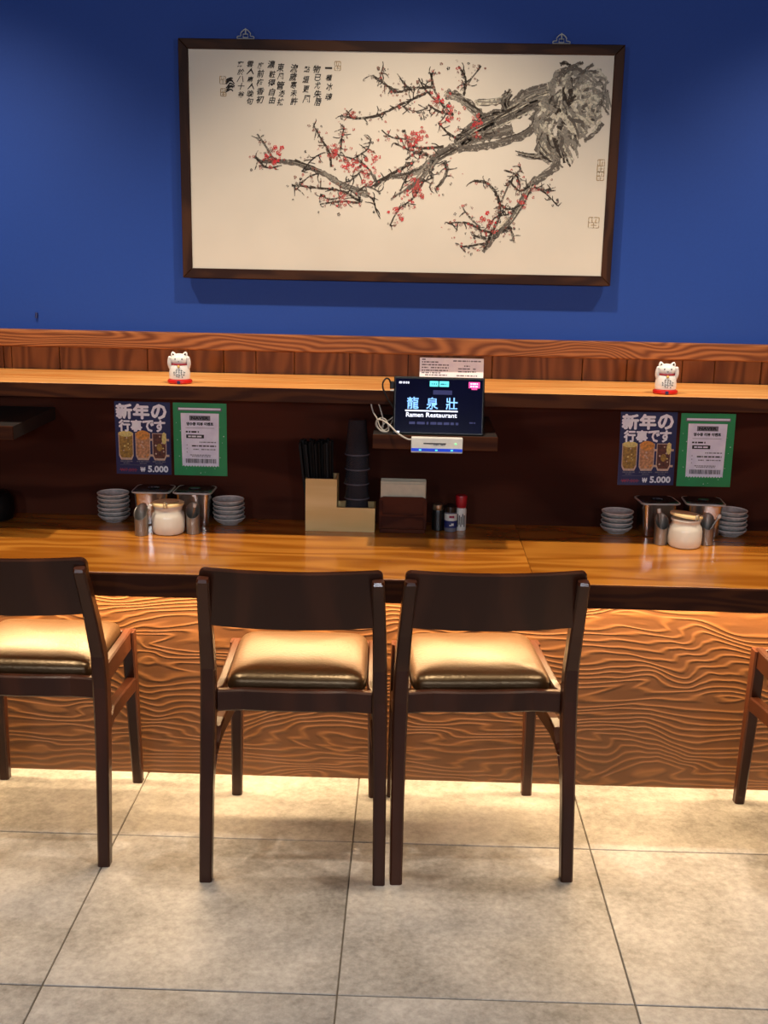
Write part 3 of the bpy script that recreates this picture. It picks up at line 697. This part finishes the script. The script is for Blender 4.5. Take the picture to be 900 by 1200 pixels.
# ------------------------------------------------------------------ lucky cats on the shelf
def make_cat(x, y, rz, label):
    t = empty('cat_figurine', (x, y, 1.122), rz); tag(t, label, 'figurine', 'beckoning cat figurines on the shelf')
    bm = bmesh.new(); lathe(bm, [(.026, 0), (.0305, .002), (.0315, .0055), (.030, .0095), (.025, .0115)], 32, sy=.82); obj('cushion', bm, 'red', t, True)
    bm = bmesh.new(); box(bm, -.004, .004, -.0275, -.024, .001, .009, bev=.001); obj('cushion_tab', bm, 'navy', t)
    bm = bmesh.new()
    lathe(bm, [(.020, .010), (.0255, .012), (.0268, .018), (.0265, .028), (.0248, .038), (.0225, .046), (.019, .050)], 32, sy=.84)
    ellipsoid(bm, (0, -.001, .060), .0225, .0185, .0158, 28, 16)
    obj('body', bm, 'cat', t, True)
    for s in (-1, 1):
        bm = bmesh.new(); tube(bm, [(s*.0205, -.003, .036), (s*.0238, -.006, .047), (s*.0240, -.008, .057), (s*.0228, -.009, .064)], lambda u: .0046+.0006*math.sin(u*3.1), 12); ellipsoid(bm, (s*.0226, -.0095, .0650), .0049, .0046, .0048, 14, 8); obj('paw', bm, 'cat', t, True)
        bm = bmesh.new(); lathe(bm, [(.0075, 0), (.0068, .005), (.004, .010), (.001, .012)], 16, sy=.6)
        bmesh.ops.rotate(bm, verts=bm.verts, cent=(0, 0, 0), matrix=Matrix.Rotation(R(18*s), 3, 'Y')); bmesh.ops.translate(bm, verts=bm.verts, vec=(s*.0135, -.001, .0685))
        e = obj('ear', bm, 'cat', t, True)
        bm = bmesh.new(); poly(bm, [(s*.0145-.003, .0715), (s*.0145+.003, .0715), (s*.0158+.001, .0765), (s*.0150, .0778)], -.0062); obj('ear_lining', bm, 'pinkish', e)
        bm = bmesh.new(); ellipsoid(bm, (s*.0085, -.0180, .0630), .0017, .0010, .0020, 10, 6); obj('eye', bm, 'blk', t, True)
    bm = bmesh.new(); ellipsoid(bm, (0, -.0195, .0575), .0014, .001, .001, 10, 6); obj('nose', bm, 'pinkish', t, True)
    bm = bmesh.new(); lathe(bm, [(.0195, .0468), (.0222, .0475), (.0226, .0492), (.0205, .0505)], 32, sy=.88); obj('collar', bm, 'collar', t, True)
    bm = bmesh.new(); ellipsoid(bm, (0, -.0213, .0445), .0036, .0036, .0036, 14, 8); obj('bell', bm, 'gold', t, True)
    bm = bmesh.new(); rr = random.Random(8)
    for cx, n in ((-.0105, 2), (-.0045, 4), (.0015, 4), (.0075, 4), (.0130, 2)):      # painted vertical writing, too small to read
        for k in range(n):
            z = (.035 if n == 4 else .029)-k*.0052
            for q in range(4):
                xx, zz = cx+rr.uniform(-.0016, .0016), z+rr.uniform(-.0019, .0019)
                rb = .0268 if zz < .028 else .0268-(zz-.028)*.16; yf = -.84*rb*math.sqrt(max(.1, 1-(xx/rb)**2))
                a, b_ = (.0014, .00035) if q < 2 else (.00035, .0014)
                box(bm, xx-a, xx+a, yf-.0005, yf+.001, zz-b_, zz+b_)
    obj('belly_writing', bm, 'blk', t)
    return t
c1 = make_cat(-.586, 2.852, R(4), 'white beckoning cat figurine on red cushion at left end of the shelf')
c2 = copy_tree(c1); c2.location = (.643, 2.858, 1.122); c2.rotation_euler = (0, 0, R(-2)); c2['label'] = 'white beckoning cat figurine on red cushion at right end of the shelf'
c1.scale = c2.scale = (1.0, 1.0, 1.0)

# ------------------------------------------------------------------ tablet, reader, cables, paper
tb = empty('tablet', (.071, 2.772, 1.0175)); tb.rotation_euler = (R(-13), 0, R(-1)); tag(tb, 'black tablet with a lit restaurant screen leaning on the shelf edge', 'tablet')
hwT, hT = .1125, .1435
bm = bmesh.new(); box(bm, -hwT, hwT, -.004, .004, 0, hT, bev=.0028, seg=3); obj('body', bm, 'blackplastic', tb)
bm = bmesh.new(); box(bm, -hwT+.005, hwT-.005, -.0045, -.0038, .005, hT-.006); sc_ = obj('screen', bm, 'screen', tb)
y = -.0049
def tx(px): return -hwT+(px-135)/(772-135)*2*hwT      # from a 900 px wide study of the tablet
def tz(py): return hT-(py-175)/(572-175)*hT
bm = bmesh.new()
for s, x in (('龍', 272), ('泉', 408), ('壯', 545)): text_mesh(s, tx(x), tz(357), .029, .030, y, .012, 0, bm, 0)
text_mesh('Ramen', tx(287), tz(437), .0425, .0115, y, 0, 0, bm, 1, 2, .0003); text_mesh('Restaurant', tx(475), tz(437), .0765, .0115, y, 0, 0, bm, 1, 2, .0003)
quad(bm, tx(219), tx(588), tz(414), tz(405), y, 1)
flat_obj('screen_title', bm, ['s_blue', 's_white'], sc_)
def button(name, mi, quads, scr):
    bm = bmesh.new()
    for q in quads: quad(bm, tx(q[0]), tx(q[1]), tz(q[2]), tz(q[3]), y, 0)
    for (a, b, z, h, sd) in scr: scribble(bm, tx(a), tx(b), tz(z), h, y-.0002, 1, sd, 1)
    o = flat_obj(name, bm, mi, sc_)
    if 'ghost' in name: tag(o, kind='stuff')
button('screen_button', ['s_cyan', 's_teal'], [(387, 446, 242, 204)], [(398, 438, 224, .004, 1)])
button('screen_button', ['s_cyan', 's_teal'], [(453, 521, 242, 204)], [(462, 512, 224, .004, 2)])
button('screen_badge', ['s_pink', 's_white'], [(660, 738, 247, 205), (680, 720, 258, 247)], [(672, 728, 218, .0045, 3), (672, 722, 236, .0045, 4)])
button('screen_logo', ['s_white', 's_white'], [], [(172, 242, 218, .006, 7)])
button('screen_mark', ['s_white', 's_white'], [(160, 183, 562, 552)], [])
button('screen_ghost_reflection', ['s_dim', 's_dim'], [(412, 545, 296, 266)], [(250, 600, 494, .008, 5), (672, 716, 485, .004, 6)])  # faint reflections on the glass, drawn as dim marks
cr = empty('card_reader', (.0685, 2.7545, .978)); tag(cr, 'white card reader with a blue stripe fixed to the ledge below the tablet', 'card reader')
bm = bmesh.new(); box(bm, -.0632, .0632, -.018, 0, 0, .038, bev=.002); obj('body', bm, 'white', cr)
boxo('stripe', 'blue_strip', cr, -.0628, .0628, -.0186, -.0178, .004, .0115)
boxo('card_slot', 'blk', cr, -.033, .022, -.0186, -.0178, .0225, .0250)
for x in (-.041, -.001, .037): boxo('stripe_mark', 's_cyan', cr, x-.003, x+.003, -.0189, -.0185, .0055, .009)
bm = bmesh.new(); ellipsoid(bm, (.046, -.018, .0235), .0026, .001, .002, 10, 6); obj('status_light', bm, 'led', cr)
scribble_bm = bmesh.new(); scribble(scribble_bm, -.008, .022, .0205, .003, -.0187, 0, 3); flat_obj('reader_lettering', scribble_bm, 'greyprint', cr)
bm = bmesh.new(); tube(bm, [(.006, 2.742, 1.010), (-.006, 2.738, 1.012), (-.030, 2.742, 1.026), (-.050, 2.75, 1.044), (-.068, 2.77, 1.052), (-.080, 2.782, 1.050), (-.083, 2.79, 1.036), (-.07, 2.792, 1.021), (-.055, 2.794, 1.0195)], .0021, 8)
tag(obj('reader_cable', bm, 'cable_w'), 'white cable running from the card reader up over the ledge', 'cable')
bm = bmesh.new()
tube(bm, [(-.098, 2.812, 1.087), (-.092, 2.81, 1.066), (-.082, 2.808, 1.05), (-.074, 2.806, 1.03), (-.062, 2.805, 1.0185), (-.052, 2.806, 1.022), (-.058, 2.807, 1.045), (-.072, 2.806, 1.052), (-.083, 2.81, 1.04), (-.076, 2.812, 1.022), (-.066, 2.812, 1.0185)], .0016, 8)
tube(bm, [(-.079, 2.816, 1.087), (-.073, 2.816, 1.07), (-.068, 2.815, 1.05), (-.066, 2.815, 1.03), (-.070, 2.815, 1.019)], .0016, 8)
tube(bm, [(-.035, 2.812, 1.060), (-.046, 2.814, 1.050), (-.060, 2.816, 1.040), (-.070, 2.818, 1.026), (-.062, 2.822, 1.019), (-.05, 2.82, 1.03), (-.043, 2.818, 1.044), (-.036, 2.815, 1.05)], .0016, 8)
tag(obj('cable_bundle', bm, 'cable_w'), 'tangled grey-white cables hanging behind the left side of the tablet', 'cable')
bm = bmesh.new(); tube(bm, [(-.041, 2.79, 1.132), (-.048, 2.785, 1.140), (-.053, 2.781, 1.152), (-.061, 2.778, 1.154), (-.068, 2.777, 1.143), (-.067, 2.778, 1.128), (-.060, 2.779, 1.112), (-.050, 2.785, 1.094), (-.040, 2.79, 1.08)], .0021, 8)
cb = obj('power_cable', bm, 'cable_b'); tag(cb, 'black power cable looping into the left edge of the tablet', 'cable')
bm = bmesh.new(); box(bm, -.051, -.0405, 2.783, 2.791, 1.128, 1.147, bev=.002); box(bm, -.050, -.0405, 2.7815, 2.787, 1.1235, 1.1265, bev=.0005, mi=1); obj('plug', bm, ['cable_b', 'white'], cb)
pn = empty('paper_notice', (.111, 3.083, 1.1222)); pn.rotation_euler = (R(-9), 0, R(-.5)); tag(pn, 'white printed paper notice standing behind the tablet on the shelf', 'notice')
boxo('sheet', 'wprint', pn, -.087, .087, -.0008, .0004, 0, .055)
bm = bmesh.new(); y = -.0011
for k, (a, b, z) in enumerate(((-.081, -.070, .0505), (-.081, -.035, .0435), (-.081, -.008, .036), (-.081, -.008, .0285), (-.081, -.010, .021), (-.081, -.030, .0145), (-.072, -.012, .0085))): scribble(bm, a, b, z, .0042, y, 0, k)
for k, (a, b, z) in enumerate(((.004, .080, .0475), (.034, .050, .034), (.018, .066, .0265), (.018, .066, .019), (.014, .070, .008))): scribble(bm, a, b, z, .0042, y, 0, k+20)
tag(flat_obj('notice_lettering', bm, 'greyprint', pn), kind='stuff')

# ------------------------------------------------------------------ chopstick box with tumblers
ZC = .7112
bxo = empty('bamboo_box', (-.1825, 3.0175, ZC)); tag(bxo, 'pale bamboo organiser box with a tall and a low side on the counter', 'box')
def lpanel(name, y0, y1):
    bm = bmesh.new(); pts = [(-.0945, 0), (.0945, 0), (.0945, .067), (-.0095, .067), (-.0095, .145), (-.0945, .145)]
    a = [bm.verts.new((p[0], y0, p[1])) for p in pts]; b = [bm.verts.new((p[0], y1, p[1])) for p in pts]
    bm.faces.new(a); bm.faces.new(b[::-1])
    for i in range(6): bm.faces.new((a[i], b[i], b[(i+1) % 6], a[(i+1) % 6]))
    obj(name, bm, 'bamboo', bxo)
lpanel('front_panel', -.0425, -.0375); lpanel('back_panel', .0375, .0425)
boxo('side_panel', 'bamboo', bxo, -.0945, -.0895, -.0375, .0375, 0, .145); boxo('side_panel', 'bamboo', bxo, .0895, .0945, -.0375, .0375, 0, .067)
boxo('divider', 'bamboo', bxo, -.0145, -.0095, -.0375, .0375, 0, .145); boxo('bottom_panel', 'bamboo', bxo, -.0895, .0895, -.0375, .0375, 0, .004)
# chopsticks
bm = bmesh.new(); sweep(bm, [((0, 0, 0), (.0022, 0, 0), (0, .0022, 0)), ((0, 0, .235), (.0036, 0, 0), (0, .0036, 0))], bev=.0008); cs0 = obj('chopstick', bm, 'black')
rr = random.Random(4)
for k in range(44):
    o = cs0 if k == 0 else cs0.copy()
    if k: col.objects.link(o)
    i, j = k % 11, k//11
    bx = -.268+i*.0060+rr.uniform(-.001, .001); by = 2.990+j*.0145+rr.uniform(-.003, .003)
    tpx = -.2935+i*.0082+rr.uniform(-.002, .002); tpy = by+rr.uniform(-.004, .004)+.003
    d = Vector((tpx-bx, tpy-by, .232)); o.location = (bx, by, ZC+.0045); o.rotation_euler = d.to_track_quat('Z', 'Y').to_euler(); o.scale = (1, 1, rr.uniform(.985, 1.03))
    tag(o, 'black chopstick standing in the tall side of the bamboo box', 'chopstick', 'black chopsticks in the bamboo box')
# stacked smoked tumblers
bm = bmesh.new(); lathe(bm, [(.0335, 0), (.0347, .001), (.0347, .004), (.0325, .0065), (.0245, .092), (.0220, .096), (.001, .096)], 32, cap0=False, cap1=False)
lathe(bm, [(.0335, 0), (.0312, .006), (.0232, .090), (.0205, .093), (.001, .093)], 32, cap0=False, cap1=False)
tm0 = obj('tumbler', bm, 'smoke', None, True)
bm = bmesh.new(); lathe(bm, [(.0336, -.0002), (.0354, .0006), (.0356, .0022), (.0350, .0036), (.0338, .0042)], 32, cap0=False, cap1=False); obj('rim', bm, 'grey_plastic', tm0, True)
names_ = ['lowest', 'second from below', 'third from below', 'fourth from below', 'fifth from below', 'topmost']
for k in range(6):
    o = tm0 if k == 0 else copy_tree(tm0)
    o.location = (-.140+rr.uniform(-.001, .001), 3.0175, ZC+.0048+k*.0405); tag(o, 'smoked plastic tumbler upside down, %s of the stack in the bamboo box' % names_[k], 'tumbler', 'stacked smoked tumblers')

# napkin holder
nh = empty('napkin_holder', (-.0125, 3.005, ZC)); tag(nh, 'red-brown wooden napkin holder beside the bamboo box', 'napkin holder')
boxo('base', 'holder', nh, -.062, .062, -.036, .036, 0, .012, bev=.002)
def rpanel(y0, y1):
    bm = bmesh.new(); c = .012; pts = [(-.065, .010), (.065, .010), (.065, .100-c), (.065-c*.3, .100-c*.3), (.065-c, .100), (-.065+c, .100), (-.065+c*.3, .100-c*.3), (-.065, .100-c)]
    a = [bm.verts.new((p[0], y0, p[1])) for p in pts]; b = [bm.verts.new((p[0], y1, p[1])) for p in pts]
    bm.faces.new(a); bm.faces.new(b[::-1])
    for i in range(8): bm.faces.new((a[i], b[i], b[(i+1) % 8], a[(i+1) % 8]))
    obj('panel', bm, 'holder', nh)
rpanel(-.030, -.024); rpanel(.024, .030)
boxo('moulding', 'holder', nh, -.060, .060, -.0325, -.0295, .046, .052, bev=.001)
for s in (-1, 1): boxo('pillar', 'holder', nh, s*.060-.005, s*.060+.005, -.032, -.0295, .014, .09, bev=.001)
bm = bmesh.new(); rr = random.Random(9)
for k in range(13):
    y0 = -.0225+k*.0034; z1 = .128+rr.uniform(0, .015); box(bm, -.0605+rr.uniform(-.001, .001), .0605+rr.uniform(-.001, .002), y0, y0+.0029, .013, z1, bev=.0012, seg=1)
o = obj('napkin_stack', bm, 'napkin', None, loc=(-.0125, 3.005, ZC)); tag(o, 'stack of folded cream paper napkins in the wooden holder', 'napkins', kind='stuff')
# condiment bottles
def bottle(name, label, x, yy, body, cap, capm, bodym):
    t = empty(name, (x, yy, ZC)); tag(t, label, 'bottle')
    bm = bmesh.new(); lathe(bm, body, 24); obj('body', bm, bodym, t, True)
    bm = bmesh.new(); lathe(bm, cap, 24); obj('cap', bm, capm, t, True); return t
bottle('pepper_bottle', 'black condiment bottle with a silver cap next to the napkin holder', .0845, 3.02, [(.0145, 0), (.0165, .002), (.0165, .052), (.0150, .058)], [(.0148, .0575), (.0158, .059), (.0158, .072), (.0140, .074)], 'silver', 'blackplastic')
t = bottle('spice_jar', 'small spice jar with white and blue label in front of the red-capped bottle', .1195, 3.012, [(.0155, 0), (.0175, .002), (.0175, .050), (.0155, .054)], [(.0150, .0535), (.0165, .055), (.0165, .070), (.0145, .072)], 'blackplastic', 'greyprint')
bm = bmesh.new(); lathe(bm, [(.0178, .012), (.0178, .032)], 24, cap0=False, cap1=False); obj('lower_label', bm, 'labelblue', t, True)
bm = bmesh.new(); lathe(bm, [(.0178, .032), (.0178, .051)], 24, cap0=False, cap1=False); obj('upper_label', bm, 'white', t, True)
bm = bmesh.new(); box(bm, -.005, .009, -.0183, -.0165, .040, .047); box(bm, -.004, .002, -.0183, -.0165, .018, .021, mi=1); box(bm, .001, .008, -.0183, -.0165, .019, .025, mi=1); obj('label_mark', bm, ['redprint', 'white'], t)
t = bottle('sauce_bottle', 'tall slim condiment bottle with a red cap, rightmost of the three', .1475, 3.028, [(.0135, 0), (.0150, .002), (.0150, .058), (.0128, .064)], [(.0135, .0635), (.0142, .065), (.0162, .094), (.0150, .098)], 'redcap', 'white')
bm = bmesh.new()
for k in range(5): box(bm, -.010+k*.0045, -.0078+k*.0045, -.0158, -.012, .012+(k % 2)*.006, .048-(k % 3)*.004)
obj('label_mark', bm, 'blk', t)

# ------------------------------------------------------------------ condiment stations
def make_pan():
    t = empty('steel_container')
    def rr_ring(bm, hx, hy, rc, z, n=5):
        vs = []
        for q, (sx_, sy_) in enumerate(((1, 1), (-1, 1), (-1, -1), (1, -1))):
            for k in range(n+1):
                a = math.pi/2*(q+k/n); vs.append(bm.verts.new((sx_*(hx-rc)+rc*math.cos(a), sy_*(hy-rc)+rc*math.sin(a), z)))
        return vs
    def loft(bm, rings, c0, c1):
        for a, b in zip(rings, rings[1:]):
            n = len(a)
            for i in range(n): bm.faces.new((a[i], a[(i+1) % n], b[(i+1) % n], b[i]))
        if c0: bm.faces.new(rings[0][::-1])
        if c1: bm.faces.new(rings[-1])
    bm = bmesh.new(); loft(bm, [rr_ring(bm, .040, .036, .012, 0), rr_ring(bm, .0425, .039, .012, .003), rr_ring(bm, .0465, .043, .012, .090)], True, False); obj('body', bm, 'steel', t, True)
    bm = bmesh.new(); loft(bm, [rr_ring(bm, .0462, .0427, .012, .090), rr_ring(bm, .0520, .0485, .014, .091), rr_ring(bm, .0530, .0495, .014, .0925), rr_ring(bm, .0520, .0485, .014, .0945), rr_ring(bm, .0470, .0435, .012, .0950)], False, False); obj('rim', bm, 'steel', t, True)
    bm = bmesh.new(); loft(bm, [rr_ring(bm, .0468, .0433, .012, .090), rr_ring(bm, .0468, .0433, .012, .0962), rr_ring(bm, .0440, .0405, .012, .0972)], True, True); lid = obj('lid', bm, 'lid_dark', t)
    bm = bmesh.new(); tmp = bmesh.new(); pr = [(v.co.x, v.co.y) for v in rr_ring(tmp, .0522, .0487, .014, 0)]; tmp.free(); tube(bm, [(p[0], p[1], .0928) for p in pr+pr[:1]], .0024, 8, 0); obj('rolled_edge', bm, 'rim_steel', t, True)
    bm = bmesh.new(); lathe(bm, [(.018, .0970), (.017, .0995), (.011, .1012), (.001, .1015)], 24); obj('lid_knob', bm, 'lid_dark', lid, True)
    return t
pan = make_pan()
for k, (x, yy, a, lb) in enumerate(((-.703, 3.033, 1, 'steel condiment container behind the left jar, left of its pair'), (-.589, 3.035, -1, 'steel condiment container behind the left jar, right of its pair'),
                                   (.686, 3.043, 4, 'steel condiment container behind the right jar, left of its pair'), (.813, 3.046, -4, 'steel condiment container behind the right jar, right of its pair'))):
    o = pan if k == 0 else copy_tree(pan)
    o.location = (x, yy, ZC); o.rotation_euler = (0, 0, R(a)); tag(o, lb, 'container', 'steel condiment containers on the counter')
def make_jar():
    t = empty('ceramic_jar')
    bm = bmesh.new(); lathe(bm, [(.034, 0), (.0395, .0015), (.0435, .008), (.0445, .025), (.0440, .045), (.0415, .055), (.0375, .060), (.0368, .064), (.0385, .070), (.0400, .073), (.0385, .077), (.034, .077)], 40); obj('body', bm, 'ceramic', t, True)
    bm = bmesh.new(); lathe(bm, [(.0385, .0775), (.0425, .0778), (.0430, .0800), (.0425, .0835), (.0400, .0842)], 40); lid = obj('lid', bm, 'lidwood', t, True)
    bm = bmesh.new(); tube(bm, [(-.004, -.044, .074), (-.004, -.044, .088), (0, -.0435, .0915), (.004, -.044, .088), (.004, -.044, .074)], .0013, 6, 4); tube(bm, [(.0, -.044, .086), (.012, -.03, .0865), (.03, -.005, .0865)], .0012, 6, 3); obj('wire_clasp', bm, 'silver', t, True)
    return t
jar = make_jar(); jar.location = (-.640, 2.921, ZC); jar.rotation_euler = (0, 0, R(3)); tag(jar, 'white ceramic jar with flat pale wooden lid at left of the counter', 'jar', 'white ceramic jars with wooden lids')
j2 = copy_tree(jar); j2.location = (.7365, 2.913, ZC); j2.rotation_euler = (0, 0, R(15)); tag(j2, 'white ceramic jar with askew pale wooden lid at right of the counter', 'jar')
for c in kids(j2):
    if c.name.startswith('lid'): c.rotation_euler = (0, R(7), 0); c.location = (-.0095, 0, .0046)
    if c.name.startswith('wire'): c.rotation_euler = (0, R(7), 0); c.location = (-.002, 0, .003)
def make_cup():
    t = empty('steel_cup'); n = 28; bm = bmesh.new()
    def ring(r, zf):
        return [bm.verts.new((r*math.cos(2*math.pi*i/n), r*math.sin(2*math.pi*i/n), zf(math.sin(2*math.pi*i/n)))) for i in range(n)]
    top = lambda s: .062+.019*s
    rg = [ring(.016, lambda s: 0), ring(.0178, lambda s: .001), ring(.0182, top), ring(.0192, lambda s: top(s)+.0008), ring(.0188, lambda s: top(s)+.0018), ring(.0172, top), ring(.0168, lambda s: .003)]
    for a, b in zip(rg, rg[1:]):
        for i in range(n): bm.faces.new((a[i], a[(i+1) % n], b[(i+1) % n], b[i]))
    bm.faces.new(rg[0][::-1]); bm.faces.new(rg[-1]); obj('body', bm, 'steel_rough', t, True); return t
cup = make_cup()
for k, (x, yy, a, lb) in enumerate(((-.705, 2.888, -8, 'slant-cut steel cup left of the left white jar'), (-.573, 2.918, 4, 'slant-cut steel cup right of the left white jar'),
                                   (.676, 2.925, 6, 'slant-cut steel cup left of the right white jar'), (.800, 2.934, -6, 'slant-cut steel cup right of the right white jar'))):
    o = cup if k == 0 else copy_tree(cup)
    o.location = (x, yy, ZC); o.rotation_euler = (0, 0, R(a)); tag(o, lb, 'cup', 'slant-cut steel cups on the counter')
def stick(p0, p1, label):
    p0 = Vector(p0); p1 = Vector(p1); t = empty('small_spoon', p0); tag(t, label, 'spoon', 'small spoons in the steel cups'); d = p1-p0
    bm = bmesh.new(); tube(bm, [(0, 0, 0), d*.5, d], .0032, 8, 3); obj('handle', bm, 'steel_rough', t, True)
    bm = bmesh.new(); tube(bm, [d*.92, d*1.05], .0048, 10, 0); obj('handle_tip', bm, 'white', t, True)
stick((-.712, 2.889, ZC+.006), (-.680, 2.884, ZC+.080), 'small steel spoon leaning right in the cup left of the left jar')
stick((-.580, 2.922, ZC+.006), (-.566, 2.911, ZC+.080), 'small steel spoon standing in the cup right of the left jar')
stick((.680, 2.922, ZC+.006), (.669, 2.936, ZC+.090), 'small steel spoon standing in the cup left of the right jar')
stick((.790, 2.934, ZC+.006), (.828, 2.930, ZC+.080), 'small steel spoon leaning right in the cup right of the right jar')
# saucer stacks
def make_plate():
    t = empty('saucer')
    bm = bmesh.new(); lathe(bm, [(.024, 0), (.025, .002), (.034, .006), (.0425, .0150), (.0440, .0182)], 40, cap1=False)
    obj('dish', bm, 'plate', t, True)
    bm = bmesh.new(); lathe(bm, [(.0440, .0182), (.0442, .0195), (.0428, .0198), (.0415, .0175), (.033, .0085), (.024, .006), (.001, .006)], 40, cap0=False, cap1=False)
    for f in bm.faces: f.material_index = 1 if f.calc_center_median().xy.length < .0415 else 0
    obj('rim', bm, ['plate_rim', 'plate'], t, True); return t
pl = make_plate(); first = True
pos_word = ['bottom', 'second', 'third', 'fourth', 'fifth', 'top']
for (x, yy, n, dz, lb) in ((-.8165, 3.037, 6, .0122, 'left of the left steel containers'), (-.496, 3.037, 5, .0125, 'right of the left steel containers'),
                          (.579, 3.044, 4, .0138, 'left of the right steel containers'), (.892, 3.044, 5, .0130, 'right of the right steel containers')):
    for k in range(n):
        o = pl if first else copy_tree(pl); first = False
        o.location = (x+rr.uniform(-.0012, .0012), yy+rr.uniform(-.0012, .0012), ZC+k*dz); o.rotation_euler = (R(rr.uniform(-.5, .5)), R(rr.uniform(-.5, .5)), rr.uniform(0, 6))
        wd_ = 'top' if k == n-1 else ('bottom' if k == 0 else pos_word[k]+' from the bottom')
        tag(o, 'blue-grey saucer, %s of the stack %s' % (wd_, lb), 'saucer', 'stacked blue-grey saucers')
bm = bmesh.new(); lathe(bm, [(.040, 0), (.052, .004), (.056, .03), (.053, .06), (.042, .076), (.020, .082), (.001, .083)], 32, cap1=False)
tag(obj('dark_pot', bm, 'black', None, True, loc=(-1.148, 3.02, ZC)), 'dark rounded pot at the far left end of the counter', 'pot')
